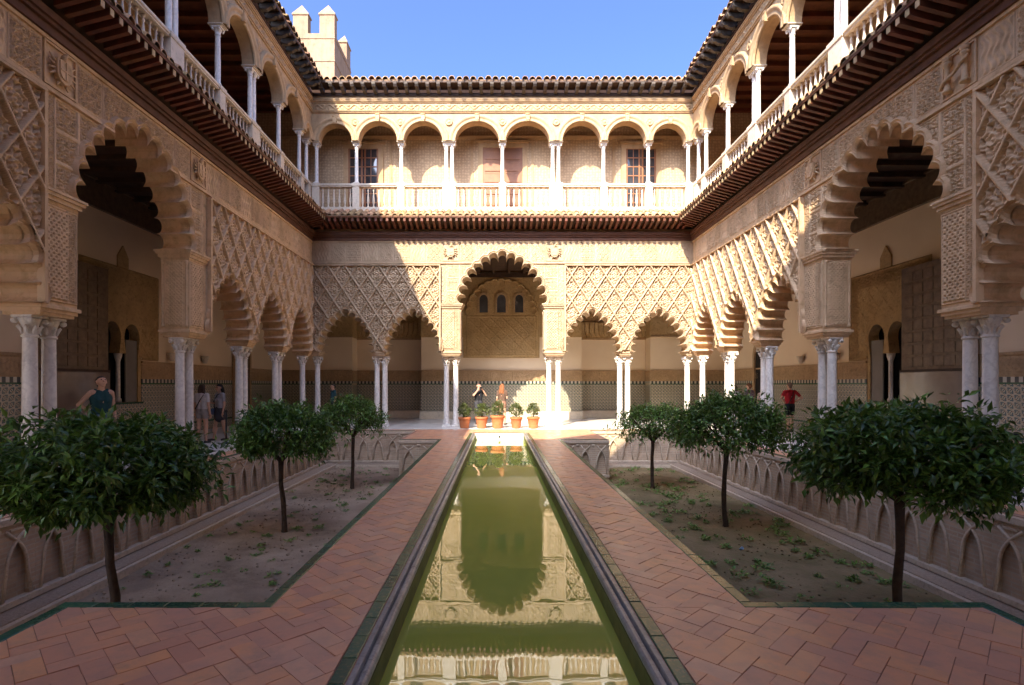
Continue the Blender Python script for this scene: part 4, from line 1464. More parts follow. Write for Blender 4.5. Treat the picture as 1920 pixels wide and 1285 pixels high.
# ------------------------------------------------------------------ ground: gardens, pavement, pool
XP = -0.13
GX, GE, GF = 6.36, 19.3, 1.0           # garden limits: side face, far face, near face
TX, TY = 3.48, 4.08                    # near terrace
PX, PY = 3.15, 16.2                    # far terrace
PH, PO = 1.85, 1.02                    # path outer edge and pool outer edge from the pool axis
ZG = -1.25
M['earth'] = M['soil']
o = tag(MB().box(-400, 400, -400, 400, -1.9, -1.6).build('ground', 'soil'), kind='structure')
def soil_mesh(x0, x1, y0, y1):
    nx, ny = int((x1 - x0) / 0.09), int((y1 - y0) / 0.09)
    X, Y = np.meshgrid(np.linspace(x0, x1, nx + 1), np.linspace(y0, y1, ny + 1))
    Z = ZG + 0.02 * np.sin(X * 2.1 + 1.3 * np.sin(Y * 0.9)) * np.sin(Y * 1.4) + rng.normal(0, 0.006, X.shape)
    a = np.arange(nx * ny); a = (a // nx) * (nx + 1) + a % nx
    return np_mesh('soil', np.stack([X, Y, Z], -1).reshape(-1, 3), np.stack([a, a + 1, a + nx + 2, a + nx + 1], -1))
tag(put('garden_soil', soil_mesh(-GX, XP - 1.5, GF, GE), 'soil'), kind='structure')
tag(put('garden_soil', soil_mesh(XP + 1.5, GX, GF, GE), 'soil_dark'), kind='structure')
# marble gallery floor with slab joints
fl_ = tag(MB().box(-12, -GX - 0.52, -2.6, 27.6, -0.25, -0.014).box(GX + 0.52, 12, -2.6, 27.6, -0.25, -0.014).box(-GX - 0.518, GX + 0.518, GE + 0.56, 27.6, -0.25, -0.014).box(-GX - 0.518, GX + 0.518, -2.6, GF - 0.002, -0.25, -0.014).build('gallery_floor', 'slab'), kind='structure')
mb = MB(); n_ind = 0
slab = MB().box(-0.298, 0.298, -0.298, 0.298, -0.02, 0.0, 0.004).mesh('slab')
cells = []
for i in range(-20, 20):
    for j in range(-4, 46):
        x, y = (i + 0.5) * 0.6, (j + 0.5) * 0.6
        if abs(x) > GX + 0.52 + 0.3 or y > GE + 0.56 + 0.3:
            if y > 27.2: continue
            cells.append((math.hypot(x, y), x, y))
cells.sort()
vis = [c for c in cells if c[2] > 7.0 and abs(c[1]) < 8.6 or c[2] > 19]
near = vis[:240]; ns = set(near)
for d, x, y in near:
    put('slab', slab, 'slab', fl_, (x, y, random.uniform(-0.0015, 0.0015)))
for c in cells:
    if c not in ns:
        d, x, y = c
        z = random.uniform(-0.0015, 0.0015)
        mb.box(x - 0.298, x + 0.298, y - 0.298, y + 0.298, -0.02 + z, z)
o = mb.build('far_slab', 'slab', fl_); o['kind'] = 'stuff'

# brick terraces: bodies under the paving
bed = MB()
zb = -0.007
for sg in (-1, 1):
    def bx(x0, x1, y0, y1):
        a, b = sorted((x0, x1)); bed.box(a, b, y0, y1, -1.6, zb)
    xi, xo = XP + sg * (PO - 0.11), XP + sg * PH
    bx(xi, sg * TX, GF, TY); bx(xi, xo, TY + 0.001, PY - 0.001); bx(xi, sg * PX, PY, GE)
    bx(sg * GX, sg * (GX + 0.519), GF, GE + 0.56)
bed.box(XP - PO + 0.112, XP + PO - 0.112, 18.42, GE, -1.6, zb)
bed.box(-GX + 0.001, GX - 0.001, GE + 0.001, GE + 0.56, -1.6, zb)
bed.box(XP - PO + 0.112, XP + PO - 0.112, GF, 1.6, -1.6, zb)
pav = tag(bed.build('pavement', 'brick_bed'), kind='structure')

def clip_poly(poly, x0, x1, y0, y1):
    for ax, lim, sgn in ((0, x0, 1), (0, x1, -1), (1, y0, 1), (1, y1, -1)):
        out = []
        for i in range(len(poly)):
            a, b = poly[i], poly[(i + 1) % len(poly)]
            da, db = (a[ax] - lim) * sgn, (b[ax] - lim) * sgn
            if da >= 0: out.append(a)
            if (da >= 0) != (db >= 0):
                t_ = da / (da - db)
                out.append((a[0] + (b[0] - a[0]) * t_, a[1] + (b[1] - a[1]) * t_))
        poly = out
        if len(poly) < 3: return []
    return poly
EG = 0.095
rects = []
for sg in (-1, 1):
    def rc(x0, x1, y0, y1):
        a, b = sorted((x0, x1)); rects.append((a, b, y0, y1))
    xi = XP + sg * PO
    rc(xi, sg * (TX - EG), GF, TY - EG); rc(xi, XP + sg * (PH - EG), TY - EG, PY + EG); rc(xi, sg * (PX - EG), PY + EG, GE + 0.56)
    rc(sg * (GX + EG), sg * (GX + 0.515), GF, GE + 0.56)
    rc(sg * (PX - EG), sg * (GX + EG), GE + EG, GE + 0.56)
rects.append((XP - PO, XP + PO, 18.52, GE + 0.56))
def herring():
    W_, H_ = 0.28, 0.14
    out = []
    c, s_ = math.cos(R(45)), math.sin(R(45))
    n = 150
    for i in range(-n, n):
        for j in range(-n, n):
            # classic 2:1 herringbone on a unit H_ grid
            m_ = (i - j) % 4
            if m_ == 0: q = (i, j, 2, 1)
            elif m_ == 3: q = (i, j, 1, 2) if True else None
            else: continue
            x0, y0, w_, h_ = q[0] * H_, q[1] * H_, q[2] * H_, q[3] * H_
            yield x0, y0, w_ * 1.0, h_ * 1.0
def brick_polys():
    g = 0.0016
    c, s_ = math.cos(R(45)), math.sin(R(45))
    out = []
    for x0, y0, w_, h_ in herring():
        p = [(x0 + g, y0 + g), (x0 + w_ - g, y0 + g), (x0 + w_ - g, y0 + h_ - g), (x0 + g, y0 + h_ - g)]
        p = [(a * c - b * s_, a * s_ + b * c + 10.0) for a, b in p]
        cx, cy = sum(a for a, b in p) / 4, sum(b for a, b in p) / 4
        if abs(cx) > 7.1 or cy < 0.8 or cy > 20.1: continue
        parts = []
        for r_ in rects:
            if cx < r_[0] - 0.25 or cx > r_[1] + 0.25 or cy < r_[2] - 0.25 or cy > r_[3] + 0.25: continue
            q = clip_poly(p, *r_)
            if q: parts.append(q)
        if parts: out.append((math.hypot(cx + 0.21, cy), cx, cy, parts))
    return out
def brick_mat():
    m, nt, p = base_mat('brick')
    v = coords(nt, True)
    at = N(nt, 'ShaderNodeAttribute', attribute_name='tone')
    col = ramp(nt, at.outputs['Fac'], [(0.0, (0.62, 0.30, 0.19)), (0.3, (0.74, 0.375, 0.225)), (0.6, (0.77, 0.375, 0.20)), (0.85, (0.82, 0.40, 0.185)), (1.0, (0.72, 0.42, 0.27))])
    f = noise(nt, v, 5.0, 6, 0.65)
    col = mixc(nt, col, (0.52, 0.31, 0.225), ramp(nt, f, [(0.42, (0, 0, 0)), (0.75, (0.75, 0.75, 0.75))]))
    f2 = noise(nt, v, 1.1, 4)
    col = mixc(nt, col, (0.76, 0.47, 0.30), ramp(nt, f2, [(0.5, (0, 0, 0)), (0.75, (0.5, 0.5, 0.5))]))
    f3 = noise(nt, v, 2.6, 7, 0.72)
    col = mixc(nt, col, (0.36, 0.23, 0.17), ramp(nt, f3, [(0.52, (0, 0, 0)), (0.74, (0.6, 0.6, 0.6))]))
    nt.links.new(col, p.inputs['Base Color'])
    rr = N(nt, 'ShaderNodeMapRange'); rr.inputs['To Min'].default_value = 0.22; rr.inputs['To Max'].default_value = 0.5
    nt.links.new(f, rr.inputs['Value']); nt.links.new(rr.outputs['Result'], p.inputs['Roughness'])
    bumpn(nt, p, noise(nt, v, 45, 4), 0.10, 0.006)
    return m
M['brick'] = brick_mat()
def brick_geo(mb, tones, parts, tone):
    z = random.uniform(-0.003, 0.003); tx, ty = random.uniform(-0.014, 0.014), random.uniform(-0.014, 0.014)
    for q in parts:
        cx, cy = sum(a for a, b in q) / len(q), sum(b for a, b in q) / len(q)
        zf = lambda a, b: z + (a - cx) * tx + (b - cy) * ty
        n = len(q)
        top = [(cx + (a - cx) * 0.988, cy + (b - cy) * 0.988, zf(a, b)) for a, b in q]
        mid = [(a, b, zf(a, b) - 0.004) for a, b in q]
        bot = [(a, b, -0.015) for a, b in q]
        ar = sum(q[i][0] * q[(i + 1) % n][1] - q[(i + 1) % n][0] * q[i][1] for i in range(n))
        fs = [tuple(range(n))]
        for k in (0, 1):
            for i in range(n):
                j = (i + 1) % n
                fs.append((k * n + i, (k + 1) * n + i, (k + 1) * n + j, k * n + j))
        mb.add(top + mid + bot, fs)
        tones += [tone] * (3 * n)
def set_tone(me, tones):
    a = me.attributes.new('tone', 'FLOAT', 'POINT')
    a.data.foreach_set('value', np.asarray(tones, dtype=np.float32))
BR = brick_polys()
BR.sort()
def in_view(x, y):
    if y < 2.6 or abs(x + 0.21) > 0.98 * y: return False
    return True
viewb = [b for b in BR if in_view(b[1], b[2])]
ind = set(id(b) for b in viewb[:296])
mbr, tr_ = MB(), []
for b in BR:
    tone = random.random()
    if id(b) in ind:
        m1, t1 = MB(), []
        brick_geo(m1, t1, b[3], tone)
        me = m1.mesh('brick'); set_tone(me, t1)
        put('brick', me, 'brick', pav)
    else:
        brick_geo(mbr, tr_, b[3], tone)
me = mbr.mesh('far_brick'); set_tone(me, tr_)
o = put('far_brick', me, 'brick', pav); o['kind'] = 'stuff'

# green glazed edging tiles, one by one
gt = cached('gt', lambda: MB().box(-0.1385, 0.1385, -0.045, 0.045, -0.03, 0.006, 0.006).mesh('glazed_tile'))
def edge_run(xa, ya, xb, yb):
    ln = math.hypot(xb - xa, yb - ya); n = max(1, int(round(ln / 0.28)))
    a = math.atan2(yb - ya, xb - xa)
    for k in range(n):
        t_ = (k + 0.5) / n
        put('glazed_tile', gt, 'glaze', pav, (xa + (xb - xa) * t_, ya + (yb - ya) * t_, random.uniform(-0.002, 0.002)), rotz=a + random.uniform(-0.006, 0.006), scale=(ln / n / 0.28, 1, 1))
for sg in (-1, 1):
    h = EG / 2
    edge_run(sg * (TX - h), 2.6, sg * (TX - h), TY - EG)
    edge_run(sg * TX, TY - h, XP + sg * (PH - EG), TY - h)
    edge_run(XP + sg * (PH - h), TY, XP + sg * (PH - h), PY)
    edge_run(XP + sg * (PH - EG), PY + h, sg * PX, PY + h)
    edge_run(sg * PX, GE + h, sg * GX, GE + h)
    edge_run(sg * (GX + h), 7.0, sg * (GX + h), GE)
    edge_run(XP + sg * (PO - 0.052), 2.4, XP + sg * (PO - 0.052), 18.42)
edge_run(XP - PO + 0.1, 18.47, XP + PO - 0.1, 18.47)

# the pool: stone rim in lengths, stained walls, water
pool = tag(MB().box(XP - 0.86, XP - 0.815, 1.6, 18.4, -1.5, -0.077).box(XP + 0.815, XP + 0.86, 1.6, 18.4, -1.5, -0.077).build('pool_wall', 'algae_wall'), kind='structure')
rim = tag(MB().box(XP - 0.90, XP - 0.85, 1.6, 18.4, -0.6, -0.079).box(XP + 0.85, XP + 0.90, 1.6, 18.4, -0.6, -0.079).build('pool_rim', 'rim_stone'), kind='structure')
def rim_mesh():
    prof = [(0.922, -0.06), (0.922, -0.012), (0.914, -0.004), (0.865, -0.004), (0.857, -0.012), (0.855, -0.035), (0.848, -0.042), (0.842, -0.036), (0.83, -0.026), (0.79, -0.026), (0.768, -0.036), (0.755, -0.055), (0.757, -0.068), (0.765, -0.075), (0.80, -0.075), (0.86, -0.075)]
    prof = [(0.92 - (0.92 - x) * 0.62, z) for x, z in prof]
    ln = 0.842 / 2 - 0.0015
    n = len(prof)
    vs = [(x, y, z) for y in (-ln, ln) for x, z in prof]
    fs = [(i, n + i, n + (i + 1) % n, (i + 1) % n) for i in range(n)] + [tuple(range(n)), tuple(n + i for i in reversed(range(n)))]
    return MB().add(vs, fs).mesh('rim_stone')
rm = rim_mesh()
for k in range(20):
    y = 1.6 + 0.842 * (k + 0.5)
    if y > 18.3: break
    put('rim_stone', rm, 'rim_stone', rim, (XP, y, random.uniform(-0.002, 0.002)))
    put('rim_stone', rm, 'rim_stone', rim, (XP, y, random.uniform(-0.002, 0.002)), rotz=PI)
MB().box(XP - 0.815, XP + 0.815, 18.30, 18.42, -1.5, -0.02).build('end_wall', 'marble', pool)
MB().lathe([(0.035, 0.0), (0.03, 0.03), (0.015, 0.035)], 10).build('spout', 'black_metal', pool, (XP, 18.30, -0.12)).rotation_euler = (R(90), 0, 0)
MB().box(XP - PO + 0.1, XP + PO - 0.1, 1.55, 1.6, -1.5, -0.02).build('near_wall', 'rim_stone', pool)
def water_mesh():
    x0, x1, y0, y1 = XP - 0.817, XP + 0.817, 1.6, 18.305
    return MB().add([(x0, y0, -0.225), (x1, y0, -0.225), (x1, y1, -0.225), (x0, y1, -0.225)], [(0, 1, 2, 3)]).mesh('water')
tag(put('pool_water', water_mesh(), 'water'), kind='structure')

# ------------------------------------------------------------------ garden walls with blind interlaced arches
BAY = 0.56
def bay_mesh():
    mb = MB()
    w = BAY / 2
    zs, za, zt, zb_ = -0.70, -0.30, -0.02, -1.12
    hw_ = 0.185
    arcL = []
    Rr = ((za - zs) ** 2 + hw_ ** 2) / (2 * hw_); c0 = Rr - hw_
    tm = math.acos(c0 / Rr)
    L_ = [(c0 - Rr * math.cos(t), zs + Rr * math.sin(t)) for t in np.linspace(0, tm, 7)]
    Rg = [(-x, z) for x, z in reversed(L_[:-1])]
    pts = [(-w + 0.001, zt), (-w + 0.001, zb_), (-hw_, zb_)] + L_ + Rg + [(hw_, zb_), (w - 0.001, zb_), (w - 0.001, zt)]
    mb.poly(pts, -0.065, 0.002)
    rb = MB()
    for sx in (-1, 1):
        rib = [(sx * (c0 - (Rr - 0.03) * math.cos(t)), -0.07, zs + (Rr + 0.0) * math.sin(t)) for t in np.linspace(0, tm, 7)]
        rib.append((sx * 0.16, -0.07, za + 0.12))
        rb.tube([(sx * -(hw_ + 0.025), -0.07, zb_ + 0.08)] + rib, 0.022, 5)
    rb.box(-w + 0.001, w - 0.001, -0.10, -0.066, -0.10, -0.02)
    rb.box(-0.10, 0.10, -0.085, -0.066, -0.19, -0.165)
    rb.ball((w - 0.02, -0.07, -0.17), 0.045, 6, 4, (1, 0.5, 1)) ; rb.ball((-w + 0.02, -0.07, -0.17), 0.045, 6, 4, (1, 0.5, 1))
    rb.box(-w + 0.001, w - 0.001, -0.12, -0.001, zb_ - 0.002, zb_ + 0.07)
    return mb.mesh('blind_arch'), rb.mesh('arch_rib')
bay, rib_ = bay_mesh()
def garden_wall(label, loc, rz, x0, x1, seen=ALL, ledge=True, cut=(0, 0)):
    t = thing('garden_wall', label, 'wall', loc, rz, 'sunken garden walls')
    MB().box(x0, x1, -0.004, 0.12, -1.5, -0.034).build('brick_face', 'niche_brick', t)
    n = max(1, int(round((x1 - x0) / BAY)))
    w = (x1 - x0) / n
    for i in range(n):
        x = x0 + (i + 0.5) * w
        if seen(x):
            o = put('blind_arch', bay, 'niche_brick', t, (x, -0.001, 0), scale=(w / BAY, 1, 1))
            put('arch_rib', rib_, 'garden_stone', o)
    if ledge:
        x0, x1 = x0 + cut[0], x1 - cut[1]
        MB().box(x0, x1, -0.42, -0.002, -1.5, -1.14).build('pebble_ledge', 'pebble', t)
        MB().box(x0, x1, -0.50, -0.421, -1.5, -1.155).build('ledge_kerb', 'garden_stone', t)
    return t
# local frame: y into the wall
garden_wall('long sunken garden wall of blind arches under the left walkway', (-GX, YC, 0), R(90), GF - YC, GE - YC, lambda x: x > -6)
garden_wall('long sunken garden wall of blind arches under the right walkway', (GX, YC, 0), R(-90), -(GE - YC), YC - GF, lambda x: x < 6)
garden_wall('short garden wall of blind arches at the far end of the left bed', (0, GE, 0), 0, -GX + 0.07, -PX, ALL, True, (0.44, 0))
garden_wall('short garden wall of blind arches at the far end of the right bed', (0, GE, 0), 0, PX, GX - 0.07, ALL, True, (0, 0.44))
garden_wall('garden wall face of blind arches under the far terrace, left of the pool', (0, PY, 0), 0, -PX, XP - PH, ALL, False)
garden_wall('garden wall face of blind arches under the far terrace, right of the pool', (0, PY, 0), 0, XP + PH, PX, ALL, False)
# ------------------------------------------------------------------ orange trees
def leaf_cloud(centres, per, size, seed, droop=0.5, spread=0.2, tone_c=None, up=0.25):
    """leaves as folded blades growing outwards from many twig ends"""
    r = np.random.default_rng(seed)
    n = len(centres) * per
    c = np.repeat(np.asarray(centres), per, 0)
    d = r.normal(0, 1, (n, 3)); d[:, 2] += up; d /= np.linalg.norm(d, axis=1, keepdims=True)
    base = c + d * r.uniform(0.0, spread, (n, 1))
    ax = d + r.normal(0, 0.35, (n, 3)); ax[:, 2] -= droop
    ax /= np.linalg.norm(ax, axis=1, keepdims=True)
    side = np.cross(ax, r.normal(0, 0.35, (n, 3)) + np.array([0, 0, 1.0])); side /= np.linalg.norm(side, axis=1, keepdims=True) + 1e-9
    nrm = np.cross(side, ax)
    L = size * r.uniform(0.5, 1.35, (n, 1)); W = L * r.uniform(0.17, 0.25, (n, 1))
    p0 = base
    p1 = base + ax * L * 0.42 - side * W + nrm * L * 0.07
    p2 = base + ax * L * 0.45 - nrm * L * 0.02
    p3 = base + ax * L * 0.42 + side * W + nrm * L * 0.07
    p4 = base + ax * L - nrm * L * 0.16
    V = np.stack([p0, p1, p2, p3, p4], 1).reshape(-1, 3)
    o = np.arange(n)[:, None] * 5
    F = np.concatenate([o + np.array([[0, 2, 1]]), o + np.array([[0, 3, 2]]), o + np.array([[1, 2, 4]]), o + np.array([[2, 3, 4]])], 0)
    tone = np.repeat(np.clip(r.normal(0.4, 0.2, n) + (0 if tone_c is None else np.repeat(tone_c, per)), 0, 1), 5)
    return V, F, tone

def tree(label, x, y, cz, rx, rz, lean, seed, n_tw, per, size):
    r = np.random.default_rng(seed)
    t = thing('orange_tree', label, 'tree', (x, y, ZG), 0, 'clipped orange trees')
    zc = cz - ZG
    zf = zc - rz * 0.62
    lx = lean
    mb = MB()
    k1, k2 = r.uniform(-0.04, 0.04), r.uniform(-0.04, 0.04)
    trunk = [(0, 0, -0.1), (0.01, 0, 0.05), (k1 * 0.7, 0.01, zf * 0.22), (lx * 0.2 + k1, 0.02, zf * 0.42), (lx * 0.5 + k2, -0.02, zf * 0.66), (lx * 0.8 + k2 * 0.4, -0.01, zf * 0.85), (lx, 0, zf)]
    mb.tube(trunk, [0.075, 0.056, 0.046, 0.049, 0.043, 0.045, 0.054], 10)
    for k in range(7):
        a = 2 * PI * k / 7 + r.uniform(-0.3, 0.3)
        q = r.uniform(0.5, 0.85)
        e = (lx + rx * q * math.cos(a), rx * q * math.sin(a), zc + rz * r.uniform(-0.1, 0.5))
        m_ = (lx + rx * 0.3 * math.cos(a), rx * 0.3 * math.sin(a), zf + rz * 0.35)
        mb.tube([(lx, 0, zf - 0.03), m_, e], [0.035, 0.024, 0.008], 6)
        for kk in range(3):
            a2 = a + r.uniform(-0.7, 0.7)
            e2 = (m_[0] + rx * 0.5 * math.cos(a2), m_[1] + rx * 0.5 * math.sin(a2), m_[2] + rz * r.uniform(-0.2, 0.9))
            mb.tube([m_, e2], [0.016, 0.005], 5)
    mb.build('trunk', 'bark', t)
    C = []
    # uneven outline: a few large lobes with gaps between them
    lob = [(r.uniform(0, 2 * PI), r.uniform(-0.5, 0.7), r.uniform(0.80, 1.16)) for _ in range(10)]
    while len(C) < n_tw:
        d = r.normal(0, 1, 3); d /= np.linalg.norm(d)
        if d[2] < -0.62: continue
        a = math.atan2(d[1], d[0])
        w = [(math.cos(a - la) * math.sqrt(max(0, 1 - lz * lz)) * math.hypot(d[0], d[1]) + d[2] * lz, s_) for la, lz, s_ in lob]
        m_ = max(w)
        f = m_[1] * (0.72 + 0.28 * max(0, m_[0]) ** 3)
        q = f * r.uniform(0.42, 1.0) ** 0.45
        if r.uniform() < 0.10: q *= r.uniform(1.05, 1.24)
        z = d[2] * rz * q
        if z < -rz * 0.45: z = -rz * (0.45 + r.uniform(0, 0.15))
        C.append((lx + d[0] * rx * q, d[1] * rx * q, zc + z))
    C = np.array(C)
    tc = np.clip((C[:, 2] - zc) / rz * 0.0 + r.normal(0, 0.13, len(C)), -0.3, 0.35)
    V, F, tone = leaf_cloud(C, per, size, seed + 1, 0.28, 0.15, tc)
    fresh = np.repeat(r.uniform(size=len(tone) // 5) < 0.09, 5)
    tone = np.where(fresh, 1.0, tone * 0.9)
    me = np_mesh('crown', V, F, False); set_tone(me, tone)
    put('crown', me, 'leaf', t)
tree('nearest orange tree of the left bed, its broad low crown cut by the frame edge', -4.31, 5.75, 0.66, 1.08, 0.66, -0.05, 21, 620, 22, 0.105)
tree('slender middle orange tree of the left bed with a rounded crown', -4.40, 10.6, 0.66, 1.0, 0.80, -0.06, 22, 560, 20, 0.095)
tree('small far orange tree of the left bed by the blind arches', -4.28, 15.1, 0.70, 0.93, 0.76, 0.04, 23, 380, 17, 0.09)
tree('nearest orange tree of the right bed with a wide dark drooping crown', 4.22, 5.93, 0.80, 1.10, 0.66, 0.0, 24, 620, 22, 0.105)
tree('middle orange tree of the right bed with bent trunk and dense crown', 4.45, 11.0, 0.78, 1.09, 0.76, 0.03, 25, 560, 20, 0.095)
tree('far orange tree of the right bed partly behind the denser one', 4.14, 15.1, 0.52, 0.95, 0.70, 0.02, 26, 380, 17, 0.09)

# ------------------------------------------------------------------ seedlings in the beds
def weed_mesh(seed, dense):
    r = np.random.default_rng(seed)
    C = [(r.normal(0, 0.055), r.normal(0, 0.055), r.uniform(0.01, 0.05)) for _ in range(7 if dense else 4)]
    V, F, tone = leaf_cloud(C, 9, 0.075, seed, 0.1, 0.05, None, 0.9)
    V[:, 2] = np.abs(V[:, 2])
    me = np_mesh('seedling', V, F, False); set_tone(me, tone)
    me.materials.append(M['weed'])
    return me
def litter(x0, x1, y0, y1, n, seed):
    r = np.random.default_rng(seed)
    mb = MB()
    for _ in range(n):
        x, y, q = r.uniform(x0, x1), r.uniform(y0, y1), r.uniform(0.008, 0.026)
        mb.ball((x, y, ZG + q * 0.3), q, 5, 3, (r.uniform(0.8, 1.4), r.uniform(0.8, 1.4), 0.6))
    return mb
for x0, x1, m_ in ((-5.8, -2.0, 'soil'), (1.9, 5.8, 'soil_dark')):
    tag(litter(x0, x1, 4.2, 18.8, 1500, 5).build('gravel', m_), kind='stuff')
wm = [weed_mesh(50 + k, k % 2) for k in range(6)]
r = np.random.default_rng(77)
def seedlings(x0, x1, label, group, n, sc):
    pts = []
    tries = 0
    while len(pts) < n and tries < 9000:
        tries += 1
        y = 4.3 + (18.6 - 4.3) * r.uniform() ** 0.9
        x = r.uniform(x0, x1)
        if all((x - a) ** 2 + (y - b) ** 2 > 0.22 ** 2 for a, b in pts):
            pts.append((x, y))
    for x, y in pts:
        o = put('seedling', wm[r.integers(6)], None, None, (x, y, ZG + 0.0), rotz=r.uniform(0, 6.28), scale=(lambda q: (q, q, q * 0.6))(sc * r.uniform(0.6, 1.25)))
        tag(o, label, 'seedling', group)
seedlings(-5.75, -2.1, 'small sparse green seedling in the bare pale soil left of the pool', 'seedlings in the left bed', 135, 0.8)
seedlings(1.9, 5.75, 'leafy green seedling in the darker planted soil right of the pool', 'seedlings in the right bed', 160, 1.1)
o = MB().lathe([(0.018, 0), (0.028, 0.065), (0.025, 0.065), (0.016, 0.008)], 10).build('paper_cup', cloth('cup_blue', (0.25, 0.42, 0.62), 0.4), None, (4.05, 9.45, ZG + 0.01))
o.rotation_euler = (0.9, 0.2, 0.4)
tag(o, 'tiny pale blue cup lying on the soil below the middle right tree', 'cup')

# ------------------------------------------------------------------ five potted shrubs in front of the arcade
def pot(label, x, y, s, bh, bw, seed):
    t = thing('potted_shrub', label, 'potted plant', (x, y, 0), 0, 'terracotta pots with shrubs')
    pr = [(0.165, 0.0), (0.17, 0.02), (0.215, 0.33), (0.218, 0.335), (0.245, 0.34), (0.25, 0.42), (0.243, 0.43), (0.225, 0.43), (0.215, 0.37)]
    MB().lathe([(a * s, b * s) for a, b in pr], 22, cap=False).lathe([(0.0, 0.01), (0.165 * s, 0.01)], 22, cap=False).build('pot', 'terracotta', t)
    MB().lathe([(0.0, 0.385 * s), (0.21 * s, 0.375 * s)], 18, cap=False).build('potting_soil', 'soil_dark', t)
    r = np.random.default_rng(seed)
    C = []
    while len(C) < 75:
        d = r.normal(0, 1, 3); d /= np.linalg.norm(d)
        q = r.uniform(0.3, 1) ** 0.4
        taper = 1.0 - 0.35 * max(0, d[2])
        C.append((d[0] * bw * q * taper, d[1] * bw * q * taper, 0.40 * s + bh * 0.5 + d[2] * bh * 0.5 * q))
    V, F, tone = leaf_cloud(C, 14, 0.075, seed, 0.0, 0.06, None, 0.6)
    me = np_mesh('foliage', V, F, False); set_tone(me, tone)
    put('foliage', me, 'pot_leaf', t)
    MB().tube([(0, 0, 0.3 * s), (0.01, 0, 0.42 * s + bh * 0.4)], 0.02, 6).build('stem', 'bark', t)
for k, (px, s, bh, bw, lab) in enumerate(((871, 0.98, 0.52, 0.23, 'first terracotta pot from the left with a dark narrow pointed shrub'),
        (903, 1.0, 0.50, 0.31, 'second terracotta pot from the left with a round yellow-green shrub'),
        (933, 1.12, 0.56, 0.31, 'largest terracotta pot, middle of the five, with a tall pale shrub'),
        (968, 0.98, 0.52, 0.29, 'fourth terracotta pot from the left with a round shrub in full sun'),
        (1000, 1.0, 0.52, 0.25, 'terracotta pot at the right end of the five, next to the arch columns'))):
    pot(lab, (px - 932) * 20.5 / 1010 - 0.21, 20.5, s, bh, bw, 90 + k)

# ------------------------------------------------------------------ people
def capsule(mb, a, b, ra, rb, n=10):
    a, b = Vector(a), Vector(b)
    d = (b - a); L = d.length
    if L < 1e-6: d = Vector((0, 0, 1)); L = 1e-6
    d.normalize()
    pts, rad = [], []
    for t in (-0.95, -0.7, -0.35):
        pts.append(a + d * ra * t); rad.append(ra * math.sqrt(1 - t * t))
    pts.append(a); rad.append(ra)
    pts.append(b); rad.append(rb)
    for t in (0.35, 0.7, 0.95):
        pts.append(b + d * rb * t); rad.append(rb * math.sqrt(1 - t * t))
    mb.tube(pts, rad, n)

def remeshed(o, vox, it=3):
    m_ = o.modifiers.new('remesh', 'REMESH'); m_.mode = 'VOXEL'; m_.voxel_size = vox; m_.use_smooth_shade = True
    s_ = o.modifiers.new('smooth', 'SMOOTH'); s_.iterations = it; s_.factor = 0.5
    return o

def hand(mb, w, d, sx, curl=0.25):
    """palm, four unequal fingers and a thumb leaving the side of the palm"""
    w = Vector(w); d = Vector(d).normalized()
    side = d.cross(Vector((0, 1, 0)))
    if side.length < 0.1: side = Vector((1, 0, 0))
    side.normalize(); nn = side.cross(d).normalized()
    for k, ln in enumerate((0.066, 0.076, 0.072, 0.056)):
        off = side * (0.024 - 0.016 * k)
        capsule(mb, w + off * 0.5, w + d * 0.08 + off, 0.014, 0.013, 8)
        k1 = w + d * (0.08 + ln * 0.5) + off + nn * curl * 0.02
        capsule(mb, w + d * 0.08 + off, k1, 0.0095, 0.009, 7)
        capsule(mb, k1, k1 + d * ln * 0.45 + nn * curl * 0.07, 0.009, 0.0075, 7)
    t0 = w + d * 0.025 + side * 0.03
    t1 = t0 + d * 0.035 + side * 0.028 + nn * 0.008
    capsule(mb, w + d * 0.01 + side * 0.012, t0, 0.014, 0.012, 7); capsule(mb, t0, t1, 0.011, 0.010, 7); capsule(mb, t1, t1 + d * 0.03 + side * 0.004, 0.010, 0.008, 7)

